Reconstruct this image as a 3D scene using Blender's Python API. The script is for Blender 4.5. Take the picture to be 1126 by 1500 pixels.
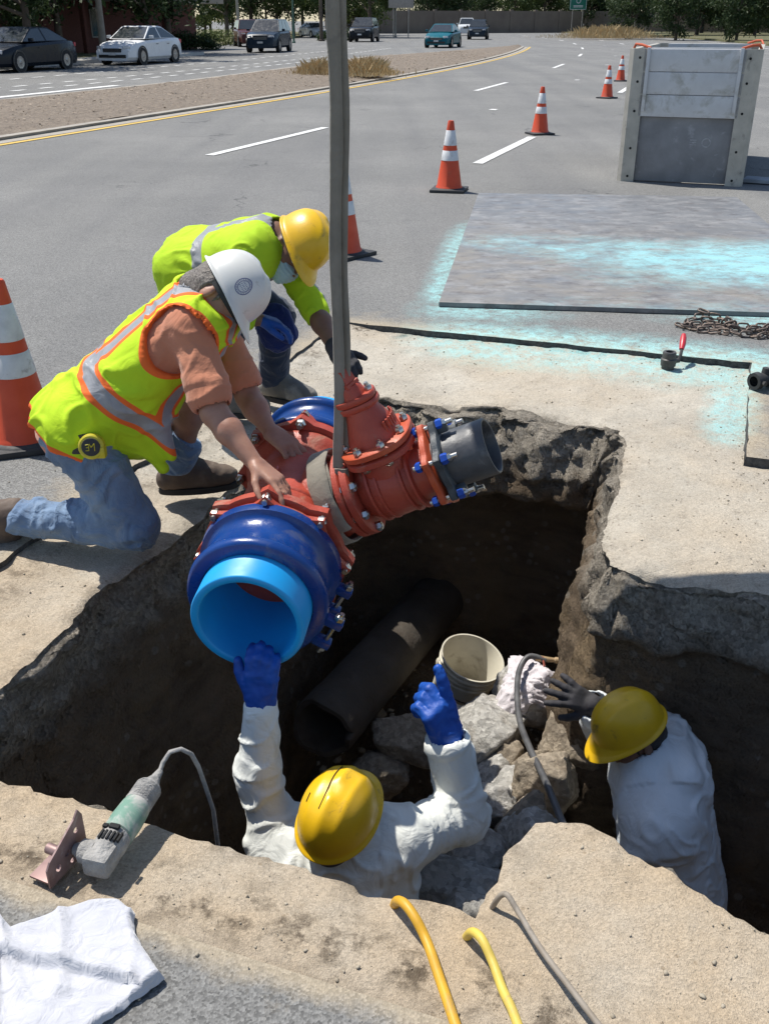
import bpy, bmesh, math, random
import numpy as np
from mathutils import Vector, Matrix

# ------------------------------------------------------------------ camera, sky, sun, exposure
scene = bpy.context.scene
for o in list(bpy.data.objects): bpy.data.objects.remove(o)
cam_d = bpy.data.cameras.new('camera'); cam = bpy.data.objects.new('camera', cam_d)
scene.collection.objects.link(cam); scene.camera = cam
CAM_H = 1.65
cam.location = (0, 0, CAM_H)
cam.rotation_euler = (math.radians(90) - math.atan(720/1417), 0, 0)
cam_d.sensor_fit = 'VERTICAL'; cam_d.sensor_height = 24; cam_d.lens = 24*1417/1500
cam_d.clip_start = .05; cam_d.clip_end = 3000
SUN_EL = math.radians(63); SUN_AZ = math.atan2(-.78, .63)
SUN = Vector((math.sin(SUN_AZ)*math.cos(SUN_EL), math.cos(SUN_AZ)*math.cos(SUN_EL), math.sin(SUN_EL)))
world = bpy.data.worlds.new('World'); scene.world = world; world.use_nodes = True
wn = world.node_tree; bg = wn.nodes['Background']
sky = wn.nodes.new('ShaderNodeTexSky'); sky.sky_type = 'NISHITA'; sky.sun_disc = False
sky.sun_elevation = SUN_EL; sky.sun_rotation = SUN_AZ; sky.air_density = 1.0; sky.dust_density = .6
wn.links.new(sky.outputs[0], bg.inputs[0]); bg.inputs[1].default_value = .115
sl = bpy.data.lights.new('sun', 'SUN'); sl.energy = 4.7; sl.angle = math.radians(.53); sl.color = (1, .955, .88)
so = bpy.data.objects.new('sun', sl); scene.collection.objects.link(so)
so.rotation_euler = SUN.to_track_quat('Z', 'Y').to_euler(); so.location = (-20, 12, 40)
scene.view_settings.view_transform = 'Standard'; scene.view_settings.look = 'None'
scene.view_settings.exposure = .37; scene.view_settings.gamma = 1
scene.view_settings.use_curve_mapping = False
scene.render.resolution_x = 768; scene.render.resolution_y = 1024

# ------------------------------------------------------------------ helpers
COL = scene.collection
RA = math.atan2(.335, .942)                       # the road runs this far right of +Y
UX, UY, WX, WY = math.cos(RA), -math.sin(RA), math.sin(RA), math.cos(RA)
def xy(a, b): return (a*UX + b*WX, a*UY + b*WY)   # across, along -> world
def ab(x, y): return (x*UX + y*UY, x*WX + y*WY)
CR, CB0 = 290., 21.
def road(a, b):                                   # along the road, which bends left
    if b > CB0:
        ph = (b-CB0)/CR
        a, b = -CR + (CR+a)*math.cos(ph), CB0 + (CR+a)*math.sin(ph)
    return xy(a, b)
V = Vector
def nrm(v): v = np.asarray(v, float); return v/np.linalg.norm(v)

def _hash(ix, iy, iz, seed):
    h = (ix.astype(np.int64)*374761393 + iy.astype(np.int64)*668265263 + iz.astype(np.int64)*1274126177 + seed*974711) & 0xffffffff
    h = ((h ^ (h >> 13))*1103515245) & 0xffffffff
    h = ((h ^ (h >> 15))*2246822519) & 0xffffffff
    return ((h ^ (h >> 16)) & 0xffffff)/float(0xffffff)
def vnoise(P, seed=0):
    P = np.asarray(P, float); i = np.floor(P); f = P-i; i = i.astype(np.int64); f = f*f*f*(f*(f*6-15)+10)
    r = 0
    for dx in (0, 1):
        wx = f[:, 0] if dx else 1-f[:, 0]
        for dy in (0, 1):
            wy = f[:, 1] if dy else 1-f[:, 1]
            for dz in (0, 1):
                wz = f[:, 2] if dz else 1-f[:, 2]
                r = r + wx*wy*wz*_hash(i[:, 0]+dx, i[:, 1]+dy, i[:, 2]+dz, seed)
    return r*2-1
def fbm(P, oct=4, seed=0, gain=.5, lac=2.03):
    P = np.asarray(P, float); r = 0; a = 1.; t = 0
    for o in range(oct):
        r = r + a*vnoise(P + o*17.3, seed+o); t += a; a *= gain; P = P*lac
    return r/t
def ridge(P, seed=0): return 1-np.abs(vnoise(P, seed))*2

def link(o): COL.objects.link(o); return o
def empty(name, loc, rz=0, label=None, cat=None, group=None):
    o = link(bpy.data.objects.new(name, None)); o.location = loc; o.rotation_euler = (0, 0, rz); o.empty_display_size = .1
    tag(o, label, cat, group); return o
def tag(o, label=None, cat=None, group=None, kind=None):
    if label: o['label'] = label
    if cat: o['category'] = cat
    if group: o['group'] = group
    if kind: o['kind'] = kind
    return o
def sharpen(me, ang=38):
    bm = bmesh.new(); bm.from_mesh(me); c = math.radians(ang)
    for f in bm.faces: f.smooth = True
    for e in bm.edges:
        if len(e.link_faces) == 2 and e.calc_face_angle(0) > c: e.smooth = False
    bm.to_mesh(me); bm.free()
def mesh_np(name, v, f, mats=None, smooth=True, attrs=None, fmat=None):
    v = np.asarray(v, np.float32)
    me = bpy.data.meshes.new(name)
    if isinstance(f, np.ndarray):
        n, m = f.shape
        me.vertices.add(len(v)); me.vertices.foreach_set('co', v.ravel())
        me.loops.add(n*m); me.loops.foreach_set('vertex_index', f.astype(np.int32).ravel())
        me.polygons.add(n); me.polygons.foreach_set('loop_start', np.arange(0, n*m, m, dtype=np.int32))
    else:
        me.from_pydata([tuple(map(float, q)) for q in v], [], f)
    me.update(calc_edges=True)
    if smooth: me.polygons.foreach_set('use_smooth', np.ones(len(me.polygons), dtype=bool))
    for m_ in (mats if isinstance(mats, (list, tuple)) else [mats] if mats else []): me.materials.append(m_)
    if fmat is not None: me.polygons.foreach_set('material_index', np.asarray(fmat, np.int32))
    for k, a in (attrs or {}).items():
        at = me.attributes.new(k, 'FLOAT', 'POINT'); at.data.foreach_set('value', np.asarray(a, np.float32))
    return me
def obj(name, me, parent=None, loc=None):
    o = link(bpy.data.objects.new(name, me))
    if parent is not None: o.parent = parent
    if loc is not None: o.location = loc
    return o
def part(root, name, v, f, mats, smooth=True, attrs=None, fmat=None, label=None, sharp=None):
    """mesh given in world space, stored relative to its (unrotated) root"""
    r = root
    off = np.zeros(3)
    while r is not None: off += np.array(r.location); r = r.parent
    me = mesh_np(name, np.asarray(v, float)-off, f, mats, smooth, attrs, fmat)
    if sharp: sharpen(me, sharp)
    o = obj(name, me, root)
    if label: o['label'] = label
    return o
def copy_tree(o, parent=None):
    c = o.copy(); COL.objects.link(c)
    if parent is not None: c.parent = parent
    for ch in [x for x in bpy.data.objects if x.parent == o]: copy_tree(ch, c)
    return c

class MB:
    """collects simple shapes into one mesh"""
    def __init__(s): s.v = []; s.f = []; s.m = []
    def add(s, v, f, m=0):
        n = len(s.v); s.v += [tuple(map(float, q)) for q in v]; s.f += [tuple(n+i for i in q) for q in f]; s.m += [m]*len(f); return s
    def box(s, c, h, R=None, m=0, bev=0):
        c = np.asarray(c, float); h = np.asarray(h, float)
        R = np.eye(3) if R is None else np.asarray(R, float)     # rows = axes
        if bev <= 0:
            q = [np.array((x, y, z))*h for x in (-1, 1) for y in (-1, 1) for z in (-1, 1)]
            f = [(0, 1, 3, 2), (4, 6, 7, 5), (0, 4, 5, 1), (2, 3, 7, 6), (0, 2, 6, 4), (1, 5, 7, 3)]
        else:
            bm = bmesh.new(); bmesh.ops.create_cube(bm, size=2)
            for w in bm.verts: w.co = V((w.co.x*h[0], w.co.y*h[1], w.co.z*h[2]))
            bmesh.ops.bevel(bm, geom=list(bm.edges), offset=bev, segments=2, profile=.6, affect='EDGES')
            bm.verts.index_update(); q = [np.array(w.co) for w in bm.verts]; f = [tuple(w.index for w in fa.verts) for fa in bm.faces]; bm.free()
        return s.add([c + p @ R for p in q], f, m)
    def rings(s, rings, m=0, close=True, cap0=True, cap1=True):
        n = len(rings[0]); v = [p for r in rings for p in r]; f = []
        for i in range(len(rings)-1):
            for j in range(n if close else n-1):
                k = (j+1) % n; f.append((i*n+j, i*n+k, (i+1)*n+k, (i+1)*n+j))
        if cap0: f.append(tuple(range(n))[::-1])
        if cap1: f.append(tuple((len(rings)-1)*n+j for j in range(n)))
        return s.add(v, f, m)
    def lathe(s, o, axis, prof, seg=32, m=0, cap=True, ph0=0):
        """prof: (distance along axis, radius)"""
        o = np.asarray(o, float); ax = nrm(axis); t = nrm(np.cross(ax, (0, 0, 1)) if abs(ax[2]) < .9 else np.cross(ax, (1, 0, 0))); b = np.cross(ax, t)
        R = [[o + ax*d + r*(math.cos(ph0+2*math.pi*j/seg)*t + math.sin(ph0+2*math.pi*j/seg)*b) for j in range(seg)] for d, r in prof]
        return s.rings(R, m, True, cap, cap)
    def cyl(s, p, q, r0, r1=None, seg=16, m=0):
        p = np.asarray(p, float); q = np.asarray(q, float); L = np.linalg.norm(q-p)
        return s.lathe(p, (q-p)/L, [(0, r0), (L, r0 if r1 is None else r1)], seg, m)
    def tube(s, pts, r, seg=10, m=0, cap=True):
        P = [np.asarray(p, float) for p in pts]; R = []; up = None
        for i, p in enumerate(P):
            t = nrm(P[min(i+1, len(P)-1)] - P[max(i-1, 0)])
            if up is None: up = np.cross(t, (0, 0, 1)) if abs(t[2]) < .9 else np.cross(t, (1, 0, 0))
            up = nrm(up - t*np.dot(up, t)); b = np.cross(t, up); ri = r[i] if hasattr(r, '__len__') else r
            R.append([p + ri*(math.cos(2*math.pi*j/seg)*up + math.sin(2*math.pi*j/seg)*b) for j in range(seg)])
        return s.rings(R, m, True, cap, cap)
    def sphere(s, c, r, R=None, m=0, seg=14, rg=9):
        c = np.asarray(c, float); r = np.ones(3)*r; R = np.eye(3) if R is None else np.asarray(R)
        rings = []
        for i in range(rg+1):
            ph = math.pi*(i+.02)/(rg+.04); rings.append([c + (np.array((math.sin(ph)*math.cos(2*math.pi*j/seg), math.sin(ph)*math.sin(2*math.pi*j/seg), math.cos(ph)))*r) @ R for j in range(seg)])
        return s.rings([g[::-1] for g in rings], m)
    def prism(s, poly, z0, z1, m=0):
        n = len(poly); v = [(x, y, z0) for x, y in poly] + [(x, y, z1) for x, y in poly]
        return s.add(v, [tuple(range(n))[::-1], tuple(range(n, 2*n))] + [(i, (i+1) % n, n+(i+1) % n, n+i) for i in range(n)], m)
    def mesh(s, name, mats, sharp=38):
        me = mesh_np(name, s.v, s.f, mats, True, fmat=s.m)
        bm = bmesh.new(); bm.from_mesh(me); bmesh.ops.recalc_face_normals(bm, faces=bm.faces); bm.to_mesh(me); bm.free()
        if sharp: sharpen(me, sharp)
        return me
    def build(s, name, mats, parent=None, sharp=38, world=True):
        if parent is not None and world:
            off = np.zeros(3); r = parent
            while r is not None: off += np.array(r.location); r = r.parent
            s.v = [tuple(np.array(q)-off) for q in s.v]
        return obj(name, s.mesh(name, mats, sharp), parent)

# ------------------------------------------------------------------ materials
MATS = {}
def newmat(name):
    m = bpy.data.materials.new(name); m.use_nodes = True; MATS[name] = m
    nt = m.node_tree; return m, nt, nt.nodes['Principled BSDF']
def node(nt, t, **kw):
    n = nt.nodes.new(t)
    for k, v in kw.items():
        if k.startswith('i_'): n.inputs[int(k[2:])].default_value = v
        else: setattr(n, k, v)
    return n
def coord(nt): return node(nt, 'ShaderNodeTexCoord').outputs['Object']
def noise(nt, co, scale, detail=4, rough=.55, dist=0):
    n = node(nt, 'ShaderNodeTexNoise'); n.inputs['Scale'].default_value = scale; n.inputs['Detail'].default_value = detail
    n.inputs['Roughness'].default_value = rough; n.inputs['Distortion'].default_value = dist
    if co is not None: nt.links.new(co, n.inputs['Vector'])
    return n.outputs['Fac']
def ramp(nt, fac, stops, interp='LINEAR'):
    r = node(nt, 'ShaderNodeValToRGB'); e = r.color_ramp; e.interpolation = interp
    while len(e.elements) < len(stops): e.elements.new(.5)
    for k, (p, c) in enumerate(stops):
        e.elements[k].position = p; e.elements[k].color = (*c, 1) if hasattr(c, '__len__') else (c, c, c, 1)
    nt.links.new(fac, r.inputs[0]); return r.outputs[0]
def mix(nt, fac, a, b, mode='MIX'):
    m = node(nt, 'ShaderNodeMix', data_type='RGBA', blend_type=mode)
    for sock, val in ((m.inputs[0], fac), (m.inputs[6], a), (m.inputs[7], b)):
        if hasattr(val, 'is_output'): nt.links.new(val, sock)
        elif hasattr(val, '__len__'): sock.default_value = (*val, 1)
        else: sock.default_value = val
    return m.outputs[2]
def mth(nt, op, a, b=0, clamp=False):
    m = node(nt, 'ShaderNodeMath', operation=op, use_clamp=clamp)
    for i, val in enumerate((a, b)):
        if hasattr(val, 'is_output'): nt.links.new(val, m.inputs[i])
        else: m.inputs[i].default_value = val
    return m.outputs[0]
def attr(nt, name): return node(nt, 'ShaderNodeAttribute', attribute_name=name).outputs['Fac']
def bump(nt, bs, h, strength=.3, dist=.01):
    b = node(nt, 'ShaderNodeBump'); b.inputs['Strength'].default_value = strength; b.inputs['Distance'].default_value = dist
    nt.links.new(h, b.inputs['Height'])
    old = bs.inputs['Normal'].links
    if old: nt.links.new(old[0].from_socket, b.inputs['Normal'])
    nt.links.new(b.outputs[0], bs.inputs['Normal'])
def put(nt, bs, color=None, rough=None, metal=None):
    for k, v in (('Base Color', color), ('Roughness', rough), ('Metallic', metal)):
        if v is None: continue
        if hasattr(v, 'is_output'): nt.links.new(v, bs.inputs[k])
        elif hasattr(v, '__len__'): bs.inputs[k].default_value = (*v, 1)
        else: bs.inputs[k].default_value = v
def mk(name, c1, c2=None, scale=6, rough=.6, metal=0, bmp=0, bs_=80, bd=.004, dirt=None, dsc=3, dth=.55, spec=.5):
    if name in MATS: return MATS[name]
    m, nt, bs = newmat(name); co = coord(nt)
    c2 = c2 or tuple(.8*x for x in c1)
    col = mix(nt, ramp(nt, noise(nt, co, scale, 5, .6), [(.35, 0), (.65, 1)]), c1, c2)
    if dirt: col = mix(nt, ramp(nt, noise(nt, co, dsc, 6, .65, .4), [(dth, 0), (dth+.16, 1)]), col, dirt)
    put(nt, bs, col, None, metal)
    put(nt, bs, None, ramp(nt, noise(nt, co, scale*2, 3), [(.3, max(.05, rough-.08)), (.7, min(1, rough+.1))]))
    bs.inputs['Specular IOR Level'].default_value = spec
    if bmp: bump(nt, bs, noise(nt, co, bs_, 4, .6), bmp, bd)
    return m
def cloth(name, c1, c2, fold=.5, fs=9, weave=350, rough=.85, dirt=None, sheen=.2):
    m, nt, bs = newmat(name); co = coord(nt)
    col = mix(nt, ramp(nt, noise(nt, co, 5, 5, .6), [(.3, 0), (.7, 1)]), c1, c2)
    if dirt: col = mix(nt, ramp(nt, noise(nt, co, 7, 6, .7, .5), [(.56, 0), (.75, .8)]), col, dirt)
    put(nt, bs, col, rough); bs.inputs['Sheen Weight'].default_value = sheen; bs.inputs['Specular IOR Level'].default_value = .25
    bump(nt, bs, noise(nt, co, fs, 3, .5, 1.2), fold, .03)
    bump(nt, bs, noise(nt, co, weave, 2, .5), .25, .002)
    return m
# ------------------------------------------------------------------ ground materials
def aggregate(nt, co, scale, lo, hi):
    v = node(nt, 'ShaderNodeTexVoronoi'); v.inputs['Scale'].default_value = scale; nt.links.new(co, v.inputs['Vector'])
    s = node(nt, 'ShaderNodeSeparateColor'); nt.links.new(v.outputs['Color'], s.inputs[0])
    return ramp(nt, s.outputs[0], [(0, lo), (1, hi)]), v.outputs['Distance']
def cyan_mix(nt, co, col, strength=.85):
    f = mth(nt, 'MULTIPLY', attr(nt, 'paint'), mth(nt, 'ADD', .25, mth(nt, 'MULTIPLY', noise(nt, co, 5, 6, .7, .6), 1.5)))
    f = mth(nt, 'ADD', f, mth(nt, 'MULTIPLY', mth(nt, 'SUBTRACT', noise(nt, co, 120, 3, .6), .5), .35))
    f = ramp(nt, f, [(.16, 0), (.75, strength)])
    f = mth(nt, 'MULTIPLY', f, ramp(nt, noise(nt, co, 11, 8, .85), [(.40, .08), (.58, 1)]))
    f = mth(nt, 'MULTIPLY', f, ramp(nt, noise(nt, co, 150, 3, .7), [(.35, .35), (.6, 1)]))
    return mix(nt, f, col, (.33, .66, .66))
def mat_asphalt():
    m, nt, bs = newmat('asphalt'); co = coord(nt)
    sp, dist = aggregate(nt, co, 190, .60, 1.4)
    sp2, d2 = aggregate(nt, co, 70, .92, 1.08)
    col = mix(nt, ramp(nt, noise(nt, co, .35, 6, .6), [(.3, 0), (.7, 1)]), (.145, .144, .138), (.20, .197, .187))
    mp = node(nt, 'ShaderNodeMapping'); mp.inputs['Rotation'].default_value = (0, 0, RA); mp.inputs['Scale'].default_value = (1, .06, 1); nt.links.new(co, mp.inputs[0])
    col = mix(nt, ramp(nt, noise(nt, mp.outputs[0], 1.3, 3, .5), [(.42, 0), (.62, .35)]), col, (.115, .115, .117))
    col = mix(nt, 1, col, sp, 'MULTIPLY'); col = mix(nt, 1, col, sp2, 'MULTIPLY')
    v = node(nt, 'ShaderNodeTexVoronoi', feature='DISTANCE_TO_EDGE'); v.inputs['Scale'].default_value = .22
    nz = node(nt, 'ShaderNodeTexNoise'); nz.inputs['Scale'].default_value = 1.1; nz.inputs['Detail'].default_value = 5; nt.links.new(co, nz.inputs['Vector'])
    ad = node(nt, 'ShaderNodeVectorMath', operation='MULTIPLY_ADD'); nt.links.new(nz.outputs['Color'], ad.inputs[0]); ad.inputs[1].default_value = (2.4, 2.4, 0); nt.links.new(co, ad.inputs[2])
    nt.links.new(ad.outputs[0], v.inputs['Vector'])
    crack = mth(nt, 'MULTIPLY', ramp(nt, v.outputs['Distance'], [(0, 1), (.0035, 0)]), ramp(nt, noise(nt, co, .5, 2), [(.5, 0), (.56, .75)]))
    col = mix(nt, crack, col, (.05, .05, .05))
    col = mix(nt, ramp(nt, noise(nt, co, 1.7, 6, .7, .3), [(.60, 0), (.72, .45)]), col, (.10, .10, .098))
    col = mix(nt, ramp(nt, noise(nt, co, 3.1, 7, .75), [(.58, 0), (.74, .35)]), col, (.26, .25, .235))
    du = ramp(nt, mth(nt, 'ADD', attr(nt, 'dust'), mth(nt, 'MULTIPLY', mth(nt, 'SUBTRACT', noise(nt, co, 7, 7, .75), .5), 1.0)), [(.30, 0), (.78, .85)])
    col = mix(nt, du, col, mix(nt, .45, (.34, .285, .205), mix(nt, 1, (.34, .285, .205), sp, 'MULTIPLY')))
    col = cyan_mix(nt, co, col)
    put(nt, bs, col, .88); bs.inputs['Specular IOR Level'].default_value = .3
    bump(nt, bs, dist, .5, .003); bump(nt, bs, noise(nt, co, 25, 4, .6), .12, .01)
    return m
def mat_base():
    m, nt, bs = newmat('dusty_concrete'); co = coord(nt)
    sp, dist = aggregate(nt, co, 230, .82, 1.14)
    col = mix(nt, ramp(nt, noise(nt, co, 2.4, 7, .65, .3), [(.32, 0), (.68, 1)]), (.39, .352, .29), (.52, .482, .41))
    col = mix(nt, ramp(nt, noise(nt, co, 1.1, 5, .6), [(.45, 0), (.66, .7)]), col, (.46, .38, .28))
    col = mix(nt, ramp(nt, noise(nt, co, .8, 6, .65, .5), [(.52, 0), (.66, .6)]), col, (.33, .315, .28))
    col = mix(nt, ramp(nt, noise(nt, co, 26, 6, .75), [(.55, 0), (.75, .5)]), col, (.17, .14, .11))
    col = mix(nt, ramp(nt, noise(nt, co, 9, 6, .7), [(.6, 0), (.76, .6)]), col, (.21, .18, .145))
    v = node(nt, 'ShaderNodeTexVoronoi'); v.inputs['Scale'].default_value = 34; nt.links.new(co, v.inputs['Vector'])
    col = mix(nt, mth(nt, 'MULTIPLY', ramp(nt, v.outputs['Distance'], [(.13, 1), (.19, 0)]), ramp(nt, noise(nt, co, 7, 2), [(.52, 0), (.58, .8)])), col, (.12, .10, .08))
    col = mix(nt, 1, col, sp, 'MULTIPLY')
    wm = mth(nt, 'MULTIPLY', attr(nt, 'warm'), ramp(nt, noise(nt, co, 2.0, 6, .65), [(.3, .25), (.65, .95)]))
    col = mix(nt, wm, col, mix(nt, 1, (.47, .365, .245), sp, 'MULTIPLY'))
    gr = mth(nt, 'MULTIPLY', attr(nt, 'dust'), ramp(nt, noise(nt, co, 4, 6, .65), [(.25, .3), (.7, 1)]))
    col = mix(nt, gr, col, (.175, .168, .155))
    dk = mth(nt, 'MULTIPLY', attr(nt, 'soil'), ramp(nt, noise(nt, co, 11, 7, .75), [(.48, 0), (.60, .9)]))
    col = mix(nt, dk, col, (.085, .065, .045))
    col = cyan_mix(nt, co, col)
    put(nt, bs, col, .92); bs.inputs['Specular IOR Level'].default_value = .2
    bump(nt, bs, dist, .45, .004); bump(nt, bs, noise(nt, co, 40, 7, .75), .8, .015)
    return m
def mat_wall():
    m, nt, bs = newmat('trench_soil'); co = coord(nt)
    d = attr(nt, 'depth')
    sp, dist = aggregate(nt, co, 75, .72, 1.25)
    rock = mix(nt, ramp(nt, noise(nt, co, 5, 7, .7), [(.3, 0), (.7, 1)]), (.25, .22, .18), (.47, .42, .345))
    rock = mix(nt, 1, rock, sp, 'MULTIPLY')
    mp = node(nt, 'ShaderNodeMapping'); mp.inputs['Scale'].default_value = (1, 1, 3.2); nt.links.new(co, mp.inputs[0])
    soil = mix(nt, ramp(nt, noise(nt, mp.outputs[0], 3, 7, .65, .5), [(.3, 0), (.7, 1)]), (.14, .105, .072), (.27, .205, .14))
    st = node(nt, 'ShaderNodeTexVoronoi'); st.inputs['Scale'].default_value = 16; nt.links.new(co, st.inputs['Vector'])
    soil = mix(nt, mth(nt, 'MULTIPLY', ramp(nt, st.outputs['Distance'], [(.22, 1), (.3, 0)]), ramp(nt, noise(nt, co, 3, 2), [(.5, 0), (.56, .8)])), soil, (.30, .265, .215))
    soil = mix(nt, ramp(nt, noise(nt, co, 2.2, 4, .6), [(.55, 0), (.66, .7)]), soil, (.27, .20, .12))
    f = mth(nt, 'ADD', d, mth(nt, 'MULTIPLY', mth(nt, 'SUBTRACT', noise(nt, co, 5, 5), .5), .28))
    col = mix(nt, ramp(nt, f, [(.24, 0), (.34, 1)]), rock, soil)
    put(nt, bs, col, .95); bs.inputs['Specular IOR Level'].default_value = .15
    bump(nt, bs, noise(nt, co, 26, 8, .8), 1.0, .05); bump(nt, bs, dist, .6, .012)
    return m
M_ASPH, M_BASE, M_WALL = mat_asphalt(), mat_base(), mat_wall()
M_CURB = mk('kerb_concrete', (.34, .31, .265), (.27, .245, .21), 3, .9, bmp=.3, bs_=60)
M_WHITE = mk('road_white', (.74, .74, .72), (.5, .5, .48), 9, .7, dirt=(.30, .30, .29), dsc=14, dth=.58)
M_YEL = mk('road_yellow', (.62, .40, .06), (.5, .34, .08), 4, .7, dirt=(.26, .22, .14), dsc=9, dth=.6)

# ------------------------------------------------------------------ road sheet with the excavation left out
PA = (-2.62+0, 0)
PLATE = [(.35, 6.17), (3.02, 5.85), (3.62, 10.35), (.99, 10.61)]
def seg_d(X, Y, p, q):
    px, py = p; dx, dy = q[0]-px, q[1]-py; L2 = dx*dx+dy*dy
    t = np.clip(((X-px)*dx + (Y-py)*dy)/L2, 0, 1)
    return np.hypot(X-px-t*dx, Y-py-t*dy), t
def sm(x, a, b): t = np.clip((x-a)/(b-a), 0, 1); return t*t*(3-2*t)
def paint_at(X, Y):
    A = X*UX+Y*UY; B = X*WX+Y*WY
    d, t = seg_d(X, Y, PLATE[0], PLATE[3]); p = .9*np.exp(-(d/.15)**2)*sm(t, -.05, .08)*(1-sm(t, .45, .8))*1.0
    d, t = seg_d(X, Y, PLATE[0], PLATE[1]); p = np.maximum(p, np.exp(-(d/.33)**2)*(.5+.35*np.sin(t*9+1))*sm(A, -2.3, -1.5))
    cut = np.exp(-((B-5.35)/.34)**2)*sm(A, -2.1, -1.2)*(1-sm(A, .2, .5)); p = np.maximum(p, cut*1.1)
    cut = np.exp(-((B-5.2)/.28)**2)*np.exp(-((A+.9)/.55)**2); p = np.maximum(p, cut*.6)
    cor = np.exp(-((A-.10)/.12)**2)*sm(B, 4.1, 4.5)*(1-sm(B, 5.4, 5.9)); p = np.maximum(p, cor*.95)
    return p
def dust_at(X, Y):
    A = X*UX+Y*UY; B = X*WX+Y*WY
    d = np.maximum(np.maximum(-2.2-A, A-.18), np.maximum(1.14-B, B-5.4))
    return np.clip(np.exp(-np.clip(d, 0, 9)/np.where(B < 1.2, .05, .16)), 0, 1)*np.where(B < 1.2, .85, .6) + np.where(B < 1.2, .06, .22)*np.exp(-np.clip(d, 0, 9)/1.2)
def glines(lo, hi, f0, f1, step, marks):
    L = list(np.arange(f0, f1+1e-6, step)); x = f0; s = step
    while x > lo: s *= 1.35; x -= s; L.append(max(x, lo))
    x = f1; s = step
    while x < hi: s *= 1.35; x += s; L.append(min(x, hi))
    L = [q for q in L if all(abs(q-m) > step*.45 for m in marks)] + list(marks)
    return np.array(sorted(set(np.round(L, 5))))
ga = glines(-1400, 1400, -3.4, 2.6, .06, (-2.2, .18, 2.2)); gb = glines(-300, 2200, .0, 7.0, .06, (1.14, 4.06, 5.4))
gb = np.unique(np.round(np.concatenate([gb, np.arange(7.2, 12, .2)]), 4))
AA, BB = np.meshgrid(ga, gb, indexing='ij'); X = AA*UX+BB*WX; Y = AA*UY+BB*WY
def in_ring2(a, b): return ((a > -2.2) & (a < .18) & (b > 1.08) & (b < 5.4)) | ((a > .17) & (a < 2.2) & (b > 1.08) & (b < 4.06))
def in_ring(a, b): return ((a > -2.2) & (a < .18) & (b > 1.14) & (b < 5.4)) | ((a > .17) & (a < 2.2) & (b > 1.14) & (b < 4.06))
def grid_faces(na, nb, keep):
    idx = np.arange(na*nb).reshape(na, nb)
    q = np.stack([idx[:-1, :-1], idx[1:, :-1], idx[1:, 1:], idx[:-1, 1:]], -1)
    return q[keep]
def compact(v, f, attrs):
    u, inv = np.unique(f, return_inverse=True)
    return v[u], inv.reshape(f.shape), {k: a[u] for k, a in attrs.items()}
ca = (ga[:-1]+ga[1:])/2; cb = (gb[:-1]+gb[1:])/2; CA, CBm = np.meshgrid(ca, cb, indexing='ij')
Fq = grid_faces(len(ga), len(gb), ~in_ring(CA, CBm))
P2 = np.stack([X.ravel(), Y.ravel(), np.zeros(X.size)], -1)
near = np.exp(-np.hypot(P2[:, 0], P2[:, 1]-4)/6)
def jit(a, b): P = np.stack([a*11, b*11, a*0], -1); return .011*vnoise(P, 91) + .006*vnoise(P*2.3, 92)
fa_, fb_ = AA.ravel(), BB.ravel(); jq = jit(fa_, fb_)
onb = (np.abs(fb_-5.4) < 1e-4) & (fa_ > -2.21) & (fa_ < .19); onl = (np.abs(fa_+2.2) < 1e-4) & (fb_ > 1.13) & (fb_ < 5.41); onr = (np.abs(fa_-.18) < 1e-4) & (fb_ > 4.05) & (fb_ < 5.41)
oa_ = jq*(onl | onr); ob_ = jq*onb; P2[:, 0] += oa_*UX+ob_*WX; P2[:, 1] += oa_*UY+ob_*WY
P2[:, 2] = near*.004*fbm(P2*3, 3, 5)
vv, ff, at = compact(P2, Fq, dict(paint=paint_at(P2[:, 0], P2[:, 1]), dust=dust_at(P2[:, 0], P2[:, 1])*(near > .05)))
road_o = tag(obj('road', mesh_np('road', vv, ff, M_ASPH, attrs=at)), kind='structure')
mb = MB()                                                        # the saw-cut edge of the asphalt, a few centimetres deep
def cutline(pts, z0=-.075):
    n = 0; rows = []
    for (a0, b0), (a1, b1) in zip(pts[:-1], pts[1:]):
        k = max(2, int(math.hypot(a1-a0, b1-b0)/.06))
        for i in range(k): rows.append((a0+(a1-a0)*i/k, b0+(b1-b0)*i/k))
    rows.append(pts[-1])
    top = []; bot = []
    for a, b in rows:
        q = float(jit(np.array([a]), np.array([b]))[0]); isb = abs(b-5.4) < 1e-3; top.append((*xy(a + (0 if isb or abs(b-4.06) < 1e-3 else q), b + (q if isb else 0)), .001))
    for i, (a, b) in enumerate(rows):
        q = vnoise(np.array([[a*20, b*20, 3.]]), 8)[0]*.012; bot.append((*xy(a+q, b+q), z0))
    mid = [((t[0]*.5+b[0]*.5)+.006*math.sin(i*1.7), (t[1]*.5+b[1]*.5)+.006*math.cos(i*2.3), z0*.5) for i, (t, b) in enumerate(zip(top, bot))]
    m = len(rows); mb.add(top+mid+bot, [(i, i+1, m+i+1, m+i) for i in range(m-1)]+[(m+i, m+i+1, 2*m+i+1, 2*m+i) for i in range(m-1)])
cutline([(-2.2, 1.14), (-2.2, 5.4), (.18, 5.4), (.18, 4.06), (2.2, 4.06), (2.2, 1.14)])
M_CUT = mk('asphalt_cut', (.10, .10, .098), (.05, .05, .05), 40, .9, bmp=.8, bs_=90, bd=.012)
mb.build('saw_cut_edge', M_CUT, road_o)

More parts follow.
